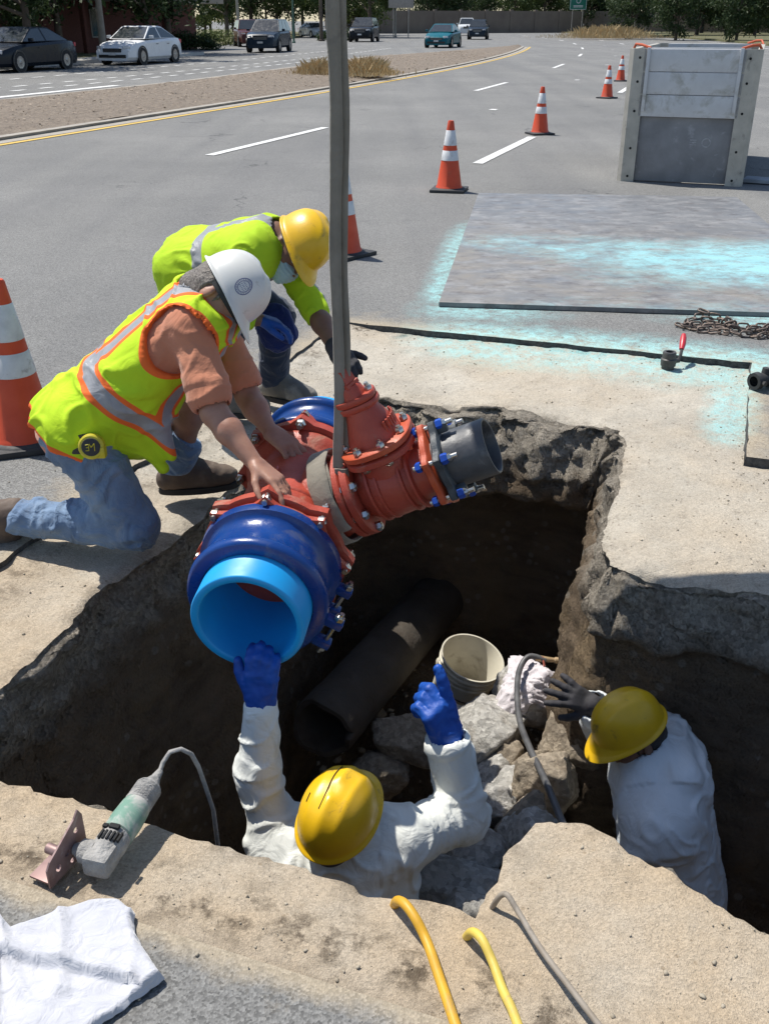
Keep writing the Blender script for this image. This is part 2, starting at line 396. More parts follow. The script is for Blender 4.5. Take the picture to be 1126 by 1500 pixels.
# ------------------------------------------------------------------ stripped base round the pit, walls and floor of the trench
def rect_d(a, b, a0, a1, b0, b1):
    dx = np.maximum(np.maximum(a0-a, a-a1), 0); dy = np.maximum(np.maximum(b0-b, b-b1), 0); return np.hypot(dx, dy)
def pit_d(a, b): return np.minimum(rect_d(a, b, -1.8, -.3, 1.44, 4.34), rect_d(a, b, -.3, 2.2, 1.76, 3.0))
def warp(a, b):
    d = pit_d(a, b); edge = np.minimum(np.minimum(a+2.2, 5.4-b), b-1.14)
    w = np.exp(-d/.16)*sm(edge, 0, .12)*(1-sm(a, 1.9, 2.2))
    P = np.stack([a, b, a*0], -1)
    oa = .042*fbm(P*1.7, 2, 11) + .016*fbm(P*8, 3, 12) + .009*fbm(P*34, 2, 13)
    ob = .042*fbm(P*1.7, 2, 21) + .016*fbm(P*8, 3, 22) + .009*fbm(P*34, 2, 23)
    def push(ca, cb, r, da, db):
        g = np.exp(-((a-ca)**2+(b-cb)**2)/r**2); return g*da, g*db
    for q in ((-.3, 1.76, .10, .05, -.02), (-.3, 3.0, .12, .05, .05), (-.3, 4.34, .12, -.05, -.05), (-1.8, 4.34, .15, .05, -.08), (-.9, 4.34, .3, 0, .06)):
        pa, pb = push(*q); oa = oa + pa/np.maximum(w, .3); ob = ob + pb/np.maximum(w, .3)
    sh_ = -.17*sm(a, -.28, .35)*np.exp(-np.clip(1.76-b, 0, 9)/.40)*(b < 1.77)*sm(b, 1.14, 1.3)
    return a + w*oa, b + w*ob + sh_
ra = np.round(np.arange(-2.2, 2.2001, .02), 4); rb = np.round(np.arange(1.08, 5.4001, .02), 4)
A2, B2 = np.meshgrid(ra, rb, indexing='ij'); cA = A2[:-1, :-1]+.01; cB = B2[:-1, :-1]+.01
inpit = ((cA > -1.8) & (cA < -.3) & (cB > 1.44) & (cB < 4.34)) | ((cA > -.3) & (cB > 1.76) & (cB < 3.0))
Fr = grid_faces(len(ra), len(rb), in_ring2(cA, cB) & ~inpit)
a_, b_ = A2.ravel(), B2.ravel(); wa, wb = warp(a_, b_); d_ = pit_d(a_, b_)
def ring_z(a, b, d):
    P = np.stack([a, b, a*0], -1)
    deep = np.where(b < 1.9, .007 + .038*sm(b, 1.16, 1.5), .045-.013*sm(b, 4.6, 5.2))
    deep = deep - .026*(1-sm(a, -2.2, -1.9))*(b > 1.6)
    deep = np.maximum(deep, .045*sm(a, .5, .9))
    z = -deep + .012*fbm(P*2.5, 3, 31) + .006*fbm(P*14, 3, 32) + .0025*vnoise(P*60, 33)
    chip = np.exp(-d/.014)*(.004+.03*np.clip(fbm(P*11, 3, 34), 0, 1)) + np.exp(-d/.08)*.06*np.clip(vnoise(P*3.3, 35)-.25, 0, 1)
    return z - chip
wz = ring_z(a_, b_, d_)
wX = wa*UX+wb*WX; wY = wa*UY+wb*WY
gdust = np.clip(np.exp(-(b_-1.10)/.045), 0, 1)*.9
vv, ff, at = compact(np.stack([wX, wY, wz], -1), Fr, dict(paint=paint_at(wX, wY), dust=gdust, warm=(1-.9*sm(b_, 1.6, 3.2)), soil=np.exp(-((b_-1.24)/.08)**2)*(b_ < 1.9)*(a_ < .6)+.7*np.exp(-((a_+2.12)/.07)**2)+.5*np.exp(-d_/.05)+1.1*np.exp(-((b_-5.36)/.035)**2)*(b_ > 5)))
tag(obj('excavated_base', mesh_np('excavated_base', vv, ff, M_BASE, attrs=at)), kind='structure')

loop = []
def run(p, q):
    n = int(round(math.hypot(q[0]-p[0], q[1]-p[1])/.02))
    loop.extend([(p[0]+(q[0]-p[0])*i/n, p[1]+(q[1]-p[1])*i/n) for i in range(n)])
cs = [(-1.8, 1.44), (-1.8, 4.34), (-.3, 4.34), (-.3, 3.0), (2.2, 3.0), (2.2, 1.76), (-.3, 1.76), (-.3, 1.44)]
side_id = []
for i in range(8):
    n0 = len(loop); run(cs[i], cs[(i+1) % 8]); side_id += [i]*(len(loop)-n0)
L = np.round(np.array(loop), 4); side_id = np.array(side_id); N = len(L)
la, lb = warp(L[:, 0], L[:, 1]); lz = ring_z(L[:, 0], L[:, 1], np.zeros(N))
tan = np.roll(L, -6, 0) - np.roll(L, 6, 0); tan /= np.linalg.norm(tan, axis=1)[:, None]
out = np.stack([-tan[:, 1], tan[:, 0]], -1)                     # away from the pit (loop runs clockwise seen from above)
depths = np.concatenate([[0, .008, .02, .035, .055], np.arange(.075, .7, .02), np.arange(.7, 2.35, .04)])
rows = []; dep = []
back = np.exp(-((np.arange(N)-np.where(side_id == 1)[0].mean())/(.55*(side_id == 1).sum()))**4)
rite = np.exp(-((np.arange(N)-np.where(side_id == 2)[0].mean())/(.56*(side_id == 2).sum()))**6)
armb = np.exp(-((np.arange(N)-np.where(side_id == 3)[0].mean())/(.55*(side_id == 3).sum()))**4)
left = np.exp(-((np.arange(N)-np.where(side_id == 0)[0].mean())/(.52*(side_id == 0).sum()))**6)
for dz in depths:
    P = np.stack([L[:, 0], L[:, 1], np.full(N, -dz)], -1)
    g = sm(dz, 0, .06)
    nz = .055*fbm(P*2.6, 4, 41) + .028*fbm(P*11, 3, 42)*(1.6 if dz < .35 else .7) + .013*fbm(P*36, 2, 43)
    bulge = np.where(dz < .40, -.21*(dz/.40)**.8, 0) + np.where(dz >= .40, -.21+.36*sm(dz, .40, .58), 0)
    ov = -.09*sm(dz, 0, .30) + .07*sm(dz, .30+.06*vnoise(P*2.2, 44), .36+.06*vnoise(P*2.2, 44)) - .08*sm(dz, .45, 1.2)
    sl = -.02*dz - .10*sm(dz, .15, 1.2)
    off = rite*(1-back)*(-.11*sm(dz, .02, .55)) + back*bulge + armb*ov + left*sl + g*nz*(1+1.0*back*(dz < .45)+.3*rite) + g*.016*back*(dz < .45)*np.clip(ridge(P*26, 47), -1, 1)
    off += (1-np.clip(back+armb+left+rite, 0, 1))*(.05*sm(dz, .1, .35))
    z = lz*(1-sm(dz, 0, .1)) - dz + g*.02*vnoise(P*8, 46)
    A = la + out[:, 0]*off; B = lb + out[:, 1]*off
    rows.append(np.stack([A*UX+B*WX, A*UY+B*WY, z], -1)); dep.append(np.full(N, dz))
Vw = np.concatenate(rows); nr = len(depths); idx = np.arange(nr*N).reshape(nr, N)
nx = np.roll(idx, -1, 1)
Fw = np.stack([idx[:-1], idx[1:], nx[1:], nx[:-1]], -1).reshape(-1, 4)
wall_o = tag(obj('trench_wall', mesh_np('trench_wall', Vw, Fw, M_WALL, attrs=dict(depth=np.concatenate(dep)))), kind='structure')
fa = np.arange(-2.3, 2.5, .05); fb = np.arange(1.0, 4.9, .05); FA, FB = np.meshgrid(fa, fb, indexing='ij')
def floor_z(a, b):
    a = np.asarray(a, float); b = np.asarray(b, float)
    P = np.stack([np.ravel(a), np.ravel(b), np.ravel(a)*0], -1)
    z = -1.95 + .95*np.exp(-((a+.42)/.30)**2 - ((b-2.75)/.85)**2) + .50*np.exp(-((a+.9)/.33)**2-((b-3.75)/.4)**2) + .50*np.exp(-((a+1.40)/.45)**2-((b-4.2)/.55)**2)
    return z + (.06*fbm(P*3, 4, 51)).reshape(np.shape(a)) + (.02*fbm(P*14, 2, 52)).reshape(np.shape(a))
fz = floor_z(FA, FB)
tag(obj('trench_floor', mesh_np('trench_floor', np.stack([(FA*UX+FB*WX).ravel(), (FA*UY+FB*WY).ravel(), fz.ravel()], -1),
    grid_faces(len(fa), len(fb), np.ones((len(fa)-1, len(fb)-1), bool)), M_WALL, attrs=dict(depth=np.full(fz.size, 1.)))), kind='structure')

# ------------------------------------------------------------------ lane lines, median, far pavement
def strip(mb, a0, a1, b0, b1, z, step=3., m=0):
    n = max(1, int(abs(b1-b0)/step)); v = []; f = []
    for i in range(n+1):
        b = b0+(b1-b0)*i/n; A0 = a0(b) if callable(a0) else a0; A1 = a1(b) if callable(a1) else a1
        v += [(*road(A0, b), z), (*road(A1, b), z)]
    f = [(2*i, 2*i+1, 2*i+3, 2*i+2) for i in range(n)]
    mb.add(v, f, m)
def child_strip(name, mat_, *a):
    m = MB(); strip(m, *a); return m.build(name, mat_, road_o)
for b in [12.8+i*14.6 for i in range(-1, 9)]: child_strip('lane_dash', M_WHITE, -3.21, -3.35, b, b+3.4, .008)
for b in [12.4+i*14.6 for i in range(-1, 9)]: child_strip('lane_dash', M_WHITE, -6.88, -7.02, b, b+4.1, .008)
child_strip('yellow_edge_line', M_YEL, -10.40, -10.53, 0, 76, .008)
for i in range(26): child_strip('reflector_dash', M_WHITE, -5.05-(i % 2)*.12, -5.2-(i % 2)*.12, 21+i*6, 21.25+i*6, .008) if i % 2 == 0 else None
child_strip('edge_line', M_WHITE, 5.0, 4.88, 30, 190, .008)
dot = None
for a, b0, n, sp in ((-18.3, 14, 30, 1.25), (-19.5, 14.5, 46, 1.25), (-22.0, 20, 40, 1.3)):
    for i in range(n):
        b = b0+i*sp; m = MB(); strip(m, a, a-.16, b, b+.62, .008); m.build('crossing_dash', M_WHITE, road_o)
child_strip('edge_line', M_WHITE, -17.0, -17.3, 13, 26, .009)
M_MULCH = mk('mulch', (.14, .112, .085), (.235, .19, .145), 9, .95, bmp=.9, bs_=22, bd=.05, dirt=(.10, .07, .05), dsc=10, dth=.56)
def afar(b): return -16.2 - .045*max(0, b-28) if b < 52 else -17.28 + (b-52)*.235
mbm = MB(); mbc = MB(); bs_l = list(np.arange(2, 76.1, .5)); rowsv = []; NA = 22
rng = np.random.default_rng(3)
for b in bs_l:
    f0 = -11.05; f1 = min(afar(b)+.16, f0-.2); row = []
    for j in range(NA+1):
        t = j/NA; a = f0+(f1-f0)*t; bump_ = .045 + .10*math.sin(math.pi*t) + rng.normal()*.014
        row.append((*road(a, b), bump_))
    rowsv.append(row)
mbm.rings(rowsv, close=False, cap0=False, cap1=False)
med = tag(obj('median', mbm.mesh('median', M_MULCH, None)), kind='structure')
def kerb(mb, af, w, b0, b1, h=.05, step=.6):
    n = int((b1-b0)/step); R = []
    for i in range(n+1):
        b = b0+(b1-b0)*i/n; a = af(b) if callable(af) else af
        R.append([(*road(a, b), 0), (*road(a-.02*np.sign(w), b), h), (*road(a+w, b), h), (*road(a+w, b), 0)])
    mb.rings(R, close=False)
m_ = MB(); kerb(m_, -10.88, -.18, 2, 75.8); m_.build('kerb', M_CURB, med)
m_ = MB(); kerb(m_, lambda b: min(afar(b), -11.3), .18, 2, 75.8); m_.build('kerb', M_CURB, med)
m_ = MB(); strip(m_, -10.58, -10.87, 2, 76, .006); m_.build('gutter', M_CURB, med)
# far pavement and verge
M_GRASSG = mk('verge_grass', (.07, .085, .03), (.13, .12, .055), 2, .95, bmp=.8, bs_=30, bd=.05, dirt=(.22, .17, .09), dsc=1.3, dth=.5)
M_PAVE = mk('pavement_concrete', (.46, .44, .40), (.38, .36, .33), 2, .9)
m_ = MB(); R = []
for i in range(60):
    b = 4+i*.85; R.append([(*road(-26.7, b), 0), (*road(-26.72, b), .14), (*road(-28.4, b), .15), (*road(-28.42, b), .0)])
m_.rings(R, close=False); tag(obj('pavement', m_.mesh('pavement', M_PAVE)), kind='structure')
m_ = MB(); strip(m_, -28.4, -60, 0, 53, .10); tag(obj('verge', m_.mesh('verge', M_GRASSG)), kind='structure')
m_ = MB(); R = []
for i in range(40):
    b = 68+i*4; R.append([(*road(-33, b), 0), (*road(-33.02, b), .14), (*road(-70, b), .2)])
m_.rings(R, close=False, cap0=False, cap1=False); tag(obj('verge', m_.mesh('verge', M_GRASSG)), kind='structure')
m_ = MB(); R = []
for i in range(60):
    b = 40+i*4; R.append([(*road(6.6, b), 0), (*road(6.62, b), .14), (*road(8.0, b), .15), (*road(8.02, b), .14), (*road(80, b), .25)])
m_.rings(R, close=False, cap0=False, cap1=False); tag(obj('verge', m_.mesh('verge', M_GRASSG)), kind='structure')
# ------------------------------------------------------------------ pipe assembly hanging over the pit
M_LBLUE = mk('pvc_blue', (.010, .34, .74), (.010, .30, .68), 5, .42, dirt=(.05, .22, .40), dsc=8, dth=.66)
M_DBLUE = mk('epoxy_blue', (.004, .045, .22), (.004, .034, .165), 8, .28, bmp=.3, bs_=55, bd=.003, dirt=(.10, .11, .17), dsc=7, dth=.60)
M_RED = mk('epoxy_red', (.42, .066, .036), (.33, .05, .029), 7, .45, bmp=.5, bs_=85, bd=.004, dirt=(.36, .19, .13), dsc=8, dth=.58)
M_ORNG = mk('epoxy_orange', (.50, .085, .03), (.42, .07, .03), 7, .42, bmp=.2, bs_=130)
M_GLAND = mk('gland_grey', (.055, .065, .072), (.035, .042, .05), 9, .5, bmp=.3, bs_=120)
M_BLKPIPE = mk('iron_pipe', (.045, .046, .05), (.075, .078, .085), 12, .45, bmp=.3, bs_=60, dirt=(.15, .15, .15), dsc=14, dth=.6)
M_ZINC = mk('zinc', (.62, .60, .56), (.42, .41, .39), 30, .3, 1.0)
M_BBOLT = mk('bolt_blue', (.01, .07, .42), (.01, .05, .30), 20, .35)
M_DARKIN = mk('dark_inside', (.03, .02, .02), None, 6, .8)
pd = nrm((.139, .985, .10)); pp = nrm((pd[1], -pd[0], 0)); pz = np.cross(pp, pd)
P0 = np.array((-.39, 2.31, .12)); TEE = P0 + pd*.575
TH = math.radians(25); br = pp*math.cos(TH)+pz*math.sin(TH); bn0 = -pp*math.sin(TH)+pz*math.cos(TH); bn = nrm(bn0)
asm = empty('pipe_assembly', tuple(TEE), label='red iron tee and gate valve with blue coupled pipe ends, hung from a sling', cat='pipe fitting')
def rad(ph): return pp*math.cos(math.radians(ph)) + pz*math.sin(math.radians(ph))
def hexbolt(mb, p, ax, r=.014, h=.012, m=0, shank=.0):
    mb.lathe(p, ax, [(0, r*.98), (h*.7, r), (h, r*.8)], 6, m)
    if shank: mb.lathe(p, ax, [(-shank, r*.55), (h+.012, r*.55)], 8, m)
def bluepipe(s0, s1, op):
    m = MB(); o = P0 + pd*s0; L = s1-s0; ro, ri = .1675, .142
    if op == 0: m.lathe(o, pd, [(L, ri), (.004, ri), (0, ri+.004), (0, ro-.004), (.004, ro), (L, ro)], 64, 0, False)
    else: m.lathe(o, pd, [(0, ro), (L-.004, ro), (L, ro-.004), (L, ri+.004), (L-.004, ri), (0, ri)], 64, 0, False)
    return m.build('pipe_end', M_LBLUE, asm, 50)
bluepipe(0, .56, 0); bluepipe(.60, 1.14, 1)
def coupling(s0, flip):
    f = -1 if flip else 1; ax = pd*f; o = P0 + pd*s0
    m = MB(); m.lathe(o, ax, [(.0, .170), (0, .202), (.006, .210), (.024, .214), (.034, .211), (.04, .200), (.046, .191), (.150, .194), (.158, .205), (.163, .219), (.190, .223), (.198, .217), (.20, .19), (.20, .170)], 72, 0, False)
    c = m.build('coupling', M_DBLUE, asm, 60)
    for dd in (.022, .178):
        q = o + ax*dd
        for ph in (-28,):
            t = -pp*math.sin(math.radians(ph)) + pz*math.cos(math.radians(ph)); r_ = rad(ph)
            for s in (-1, 1):
                lug = MB(); lug.box(q + r_*.232 + t*s*.043, (.028, .017, .014), [r_, ax, t], 0, .005)
                lug.build('clamp_lug', M_DBLUE, c)
            b = MB(); b.cyl(q + r_*.240 - t*.085, q + r_*.240 + t*.085, .0075, None, 10)
            hexbolt(b, q + r_*.240 + t*.058, t, .016, .015); hexbolt(b, q + r_*.240 - t*.058, -t, .016, .015)
            b.build('clamp_bolt', M_ZINC, c)
    return c
coupling(.10, False); coupling(1.05, True)
# tee: barrel, two bolted bells, branch
m = MB()
m.lathe(TEE, pd, [(-.255, .1685), (-.255, .19), (-.235, .205), (-.20, .208), (-.175, .195), (-.155, .178), (-.135, .172), (.135, .172), (.155, .178), (.175, .195), (.20, .208), (.235, .205), (.255, .19), (.255, .1685)], 64, 0, False)
m.lathe(TEE, br, [(.12, .135), (.13, .135), (.175, .128), (.2, .122), (.24, .122)], 48)
tee = m.build('tee', M_RED, asm, 40)
def bell_flange(s):
    m = MB(); n = 8; prof = []
    for j in range(n*8):
        ph = 2*math.pi*j/(n*8); r = .226 + .026*max(0, math.cos(n*ph))**2; prof.append((ph, r))
    o = TEE + pd*s; R = [[o + pd*dz + (r*k)*(pp*math.cos(ph)+pz*math.sin(ph)) for ph, r in prof] for dz, k in ((-.016, .97), (-.014, 1), (.014, 1), (.016, .97))]
    m.rings(R); fl = m.build('bell_flange', M_RED, tee, 40)
    for k in range(n):
        ph = k*360/n; b = MB(); q = o + rad(ph)*.232
        sgn = -1 if s < 0 else 1
        b.cyl(q - pd*sgn*.05, q + pd*sgn*.065, .009, None, 10); hexbolt(b, q + pd*sgn*.034, pd*sgn, .017, .017); hexbolt(b, q - pd*sgn*.018, -pd*sgn, .018, .016)
        b.build('bolt', M_ZINC, tee)
    return fl
for s in (-.235, .235): bell_flange(s)
for s in (-.278, .278):
    m = MB(); n = 8; o = TEE+pd*s
    R = [[o + pd*dz + (.215+.034*max(0, math.cos(n*ph))**3)*k*(pp*math.cos(ph)+pz*math.sin(ph)) for ph in [2*math.pi*j/64 for j in range(64)]] for dz, k in ((-.012, .97), (-.01, 1), (.01, 1), (.012, .97))]
    m.rings(R); m.build('gland_ring', M_RED, tee, 40)
q = TEE + rad(105)*.176 - pd*.02
m = MB(); m.lathe(q, rad(105), [(-.01, .028), (.014, .028), (.018, .022)], 6); m.build('plug', M_RED, tee, 30)
# raised casting ribs on the barrel
m = MB(); m.lathe(TEE - pd*.10, pd, [(-.012, .170), (-.006, .1775), (.006, .1775), (.012, .170)], 64, 0, False); m.build('casting_ring', M_RED, tee, 60)
# branch flange pair
def flange(o, ax, r, t, mat_, parent, name='flange', nb=6, bolts=True, bm=None, lob=0, ph0=30, seg=48):
    m = MB(); tx = nrm(np.cross(ax, pd)); ty = np.cross(ax, tx)
    prof = [(r + (lob*max(0, math.cos(nb*(p_-math.radians(ph0))))**2 if lob else 0), p_) for p_ in [2*math.pi*j/seg for j in range(seg)]]
    R = [[o + ax*dz + rr*k*(tx*math.cos(p_)+ty*math.sin(p_)) for rr, p_ in prof] for dz, k in ((0, .96), (.004, 1), (t-.004, 1), (t, .96))]
    m.rings(R); f = m.build(name, mat_, parent, 40)
    if bolts:
        for k in range(nb):
            a = math.radians(ph0+k*360/nb); q = o + (tx*math.cos(a)+ty*math.sin(a))*(r-.018 if not lob else r-.004)
            b = MB(); b.cyl(q - ax*.02, q + ax*(t+.02), .008, None, 8); hexbolt(b, q - ax*.001, -ax, .0165, .015); hexbolt(b, q + ax*(t+.001), ax, .0165, .016)
            b.build('bolt', bm or M_ZINC, parent)
    return f
flange(TEE+br*.225, br, .146, .026, M_RED, tee, bolts=False)
vm = MB()
vm.lathe(TEE, br, [(.285, .092), (.30, .10), (.33, .112), (.38, .118), (.43, .114), (.47, .10), (.50, .092), (.53, .092)], 48)
vc = TEE + br*.395
tx = np.cross(bn, br); 
vm.lathe(vc, bn, [(.0, .10), (.07, .102), (.10, .098), (.125, .094)], 40)
valve = vm.build('gate_valve', M_RED, asm, 40)
flange(TEE+br*.253, br, .146, .03, M_RED, valve, nb=8, ph0=10)
for s in (.33, .36, .44, .47):
    m = MB(); m.lathe(TEE+br*s, br, [(-.006, .10), (-.004, .121), (.004, .121), (.006, .10)], 40, 0, False); m.build('casting_rib', M_RED, valve, 50)
def oval(o, ax, rx, ry, t, ex, ey):
    return [[o + ax*dz + k*(ex*rx*math.copysign(abs(math.cos(p_))**.8, math.cos(p_)) + ey*ry*math.copysign(abs(math.sin(p_))**.8, math.sin(p_))) for p_ in [2*math.pi*j/48 for j in range(48)]] for dz, k in ((0, .96), (.004, 1), (t-.004, 1), (t, .96))]
ex = nrm(br - bn*np.dot(br, bn)); ey = np.cross(bn, ex)
m = MB(); m.rings(oval(vc+bn*.112, bn, .118, .124, .024, ex, ey)); m.build('body_flange', M_RED, valve, 40)
m = MB(); m.rings(oval(vc+bn*.142, bn, .118, .124, .024, ex, ey)); bon_f = m.build('bonnet_flange', M_ORNG, valve, 40)
for k in range(8):
    a = math.radians(k*45+22); q = vc + bn*.14 + ex*.103*math.cos(a) + ey*.109*math.sin(a)
    b = MB(); hexbolt(b, q+bn*.028, bn, .014, .014); hexbolt(b, q-bn*.028, -bn, .014, .012); b.cyl(q-bn*.04, q+bn*.05, .007, None, 8); b.build('bolt', M_ZINC, valve)
m = MB(); m.lathe(vc, bn, [(.163, .090), (.185, .086), (.215, .074), (.245, .062), (.262, .056), (.275, .052)], 40); bon = m.build('bonnet', M_RED, valve, 40)
m = MB()
for k in range(9): m.box(vc + bn*(.20+.0) + ex*.082*math.cos(k*.17-.7) + ey*.082*math.sin(k*.17-.7), (.003, .004, .022), [ex, ey, bn])
m.build('cast_lettering', M_RED, bon)
m = MB(); m.rings(oval(vc+bn*.275, bn, .070, .052, .02, ex, ey)); m.rings(oval(vc+bn*.297, bn, .068, .050, .02, ex, ey)); m.lathe(vc, bn, [(.315, .042), (.34, .036), (.352, .03)], 24); m.build('stuffing_box', M_RED, bon, 40)
for s in (-1, 1):
    b = MB(); hexbolt(b, vc + bn*.317 + ex*s*.052, bn, .013, .012, 0, .03); b.build('bolt', M_ZINC, bon)
m = MB(); m.lathe(vc, bn, [(.35, .036), (.362, .036), (.364, .03), (.405, .025)], 4); m.build('operating_nut', M_RED, bon, 30)
fo = TEE+br*.525
flange(fo, br, .128, .024, M_ORNG, valve, 'end_flange', 6, False, lob=.02, ph0=0, seg=72)
gl = flange(fo+br*.036, br, .120, .026, M_GLAND, asm, 'gland', 6, False, lob=.026, ph0=0, seg=72)
tx = nrm(np.cross(br, pd)); ty = np.cross(br, tx)
for k in range(6):
    a = math.radians(k*60); q = fo + (tx*math.cos(a)+ty*math.sin(a))*.128
    b = MB(); b.cyl(q - br*.03, q + br*.115, .0085, None, 10, 1); hexbolt(b, q - br*.004, -br, .017, .018, 0); hexbolt(b, q + br*.064, br, .018, .02, 0); b.lathe(q+br*.084, br, [(0, .012), (.012, .012)], 6, 1)
    b.build('gland_bolt', [M_BBOLT, M_ZINC], gl)
    b = MB(); b.box(q - (tx*math.cos(a)+ty*math.sin(a))*.012 + br*.075, (.016, .013, .018), [tx*math.cos(a)+ty*math.sin(a), np.cross(br, tx*math.cos(a)+ty*math.sin(a)), br], 0, .005); b.build('wedge', M_GLAND, gl)
m = MB(); m.lathe(TEE, br, [(.52, .080), (.715, .080), (.72, .083), (.72, .088), (.716, .0905), (.52, .0905)], 48, 0, False); m.build('spigot', M_BLKPIPE, asm, 50)
m = MB(); m.lathe(P0 + pd*.555, pd, [(0, .1415), (.004, .1415)], 40); m.build('pipe_depth', M_DBLUE, asm)
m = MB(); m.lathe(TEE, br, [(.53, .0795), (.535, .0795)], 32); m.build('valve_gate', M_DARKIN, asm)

# ------------------------------------------------------------------ lifting sling
M_SLING = cloth('sling_web', (.27, .245, .20), (.17, .155, .125), .2, 18, 260, .9, dirt=(.11, .095, .08))
sling = empty('lifting_sling', (-.135, 2.80, .40), label='dirty grey webbing sling running straight up from the red tee', cat='sling')
def ribbon(pts, wdir, w, t, mat_, name, par, seed=0):
    m = MB(); R = []; n = len(pts)
    for i, p in enumerate(pts):
        p = np.asarray(p, float); tn = nrm(np.asarray(pts[min(i+1, n-1)], float)-np.asarray(pts[max(i-1, 0)], float))
        wd = np.asarray(wdir[i] if hasattr(wdir[0], '__len__') else wdir, float); wd = nrm(wd - tn*np.dot(wd, tn)); nn = np.cross(tn, wd)
        prof = [(-1, 0), (-.8, 1), (-.3, .55), (.3, 1.1), (.8, 1), (1, 0), (.8, -1), (.3, -1), (-.3, -1), (-.8, -1)]
        R.append([p + wd*w*.5*x*(1+.05*math.sin(i*.9+seed)) + nn*t*.5*y for x, y in prof])
    m.rings(R); return m.build(name, mat_, par, 55)
top = np.array((-.118, 2.84, 2.32)); bot = np.array((-.135, 2.78, .37))
zz = [top + (bot-top)*t + np.array((.004*math.sin(t*17), .004*math.sin(t*11+1), 0)) for t in np.linspace(0, 1, 46)]
wdr = [(math.cos(.35*math.sin(t*4)), -.3+.2*math.sin(t*5), 0) for t in np.linspace(0, 1, 46)]
ribbon([q + np.array((-.008, -.005, 0)) for q in zz], wdr, .036, .009, M_SLING, 'web', sling)
ribbon([q + np.array((.010, .007, 0)) for q in zz], [(w_[0], w_[1]+.25, 0) for w_ in wdr], .035, .009, M_SLING, 'web', sling, 2)
cc = TEE + br*.175; e1 = nrm(np.cross(br, pz)); e2 = np.cross(e1, br)
lp = [cc + .146*(e1*math.cos(a) + e2*math.sin(a)) + br*.018*math.sin(a*2) for a in np.linspace(0, 2*math.pi, 49)]
ribbon(lp, br, .070, .012, M_SLING, 'choker_loop', sling, 1)
lp = [cc + (.150+.022*(i/48))*(e1*math.cos(a) + e2*math.sin(a)) + br*(.025-.05*i/48) for i, a in enumerate(np.linspace(-.3, math.pi*.9, 33))]
ribbon(lp, br, .07, .012, M_SLING, 'choker_loop', sling, 3)
knot = [bot + np.array((0, -.02, .03)), bot + np.array((.006, -.03, -.03)), bot+np.array((.012, -.012, -.085)), bot+np.array((.022, -.02, -.14)), bot+np.array((.03, .02, -.2))]
ribbon(knot, (.9, -.4, 0), .05, .02, M_SLING, 'choker_eye', sling, 4)

# ------------------------------------------------------------------ unseen excavator arm, added to hold the sling and shade the side trench
M_EXC = mk('machine_yellow', (.60, .36, .03), (.5, .3, .03), 4, .45, dirt=(.25, .2, .14), dsc=5, dth=.55)
M_STEEL = mk('worn_steel', (.16, .15, .14), (.28, .27, .25), 12, .5, .6, bmp=.3)
exc = empty('unseen_excavator_arm', (4.6, -3.0, 0), label='unseen yellow excavator arm with steel bucket holding the lifting sling, added to shade the side trench', cat='excavator')
m = MB(); sidep = [(2.24, 2.86), (2.20, 3.18), (2.24, 3.56), (2.42, 3.67), (2.70, 3.6), (2.86, 3.34), (2.78, 3.02), (2.52, 2.84)]
R = [[(x, y, z) for y, z in [(q[1], q[0]) for q in sidep]] for x in (-.40, -.36, .66, .70)]
m.rings(R); m.build('bucket', M_STEEL, exc, 30)
for k in range(5):
    m = MB(); m.box((-.26+.20*k, 2.80, 2.36), (.045, .09, .03), None, 0, .01); m.build('bucket_tooth', M_STEEL, exc)
m = MB(); m.cyl((-.118, 2.84, 2.20), (-.118, 2.86, 2.45), .03); m.build('hook', M_STEEL, exc)
def beam(p, q, w, h0, h1, name):
    p = np.array(p, float); q = np.array(q, float); d = nrm(q-p); s = nrm(np.cross(d, (0, 0, 1))); u_ = np.cross(s, d); m = MB()
    m.rings([[o + s*w*x + u_*h*y for x, y in ((-1, -1), (1, -1), (1, 1), (-1, 1))] for o, h in ((p, h0), ((p+q)/2, (h0+h1)*.6), (q, h1))]); m.build(name, M_EXC, exc, 30)
beam((.2, 3.3, 2.8), (2.8, .6, 5.6), .13, .14, .2, 'dipper'); beam((2.75, .7, 5.7), (4.6, -3.2, 3.2), .16, .22, .3, 'boom'); beam((4.6, -3.0, 3.6), (4.6, -3.0, 0), .5, .4, .7, 'swing_post')

# ------------------------------------------------------------------ cones
M_CONE = mk('cone_orange', (.62, .07, .016), (.52, .052, .014), 6, .5, dirt=(.38, .09, .04), dsc=7, dth=.58)
M_BAND = mk('cone_band', (.70, .70, .69), (.55, .55, .55), 12, .45, dirt=(.33, .31, .29), dsc=16, dth=.56)
M_RUB = mk('rubber_black', (.022, .022, .024), (.04, .04, .04), 12, .7, bmp=.3)
def make_cone():
    r = empty('traffic_cone', (0, 0, 0))
    def rr(z): return .137 + (.030-.137)*(z-.03)/.68
    m = MB(); m.box((0, 0, .014), (.185, .185, .014), None, 0, .006); m.lathe((0, 0, .026), (0, 0, 1), [(0, .172), (.006, .168), (.012, .150)], 32); m.build('base', M_RUB, r, 40, False)
    m = MB(); m.lathe((0, 0, 0), (0, 0, 1), [(.034, .146), (.05, .140), (.06, rr(.06)), (.36, rr(.36)), (.64, rr(.64)), (.70, rr(.70)), (.71, .026), (.705, .02), (.60, .03)], 40, 0, False); m.build('cone_body', M_CONE, r, 40, False)
    for z0, z1 in ((.315, .415), (.465, .615)):
        m = MB(); m.lathe((0, 0, 0), (0, 0, 1), [(z0, rr(z0)+.0005), (z0+.002, rr(z0)+.0025), (z1-.002, rr(z1)+.0025), (z1, rr(z1)+.0005)], 40, 0, False); m.build('reflective_band', M_BAND, r, 40, False)
    return r
c0 = make_cone()
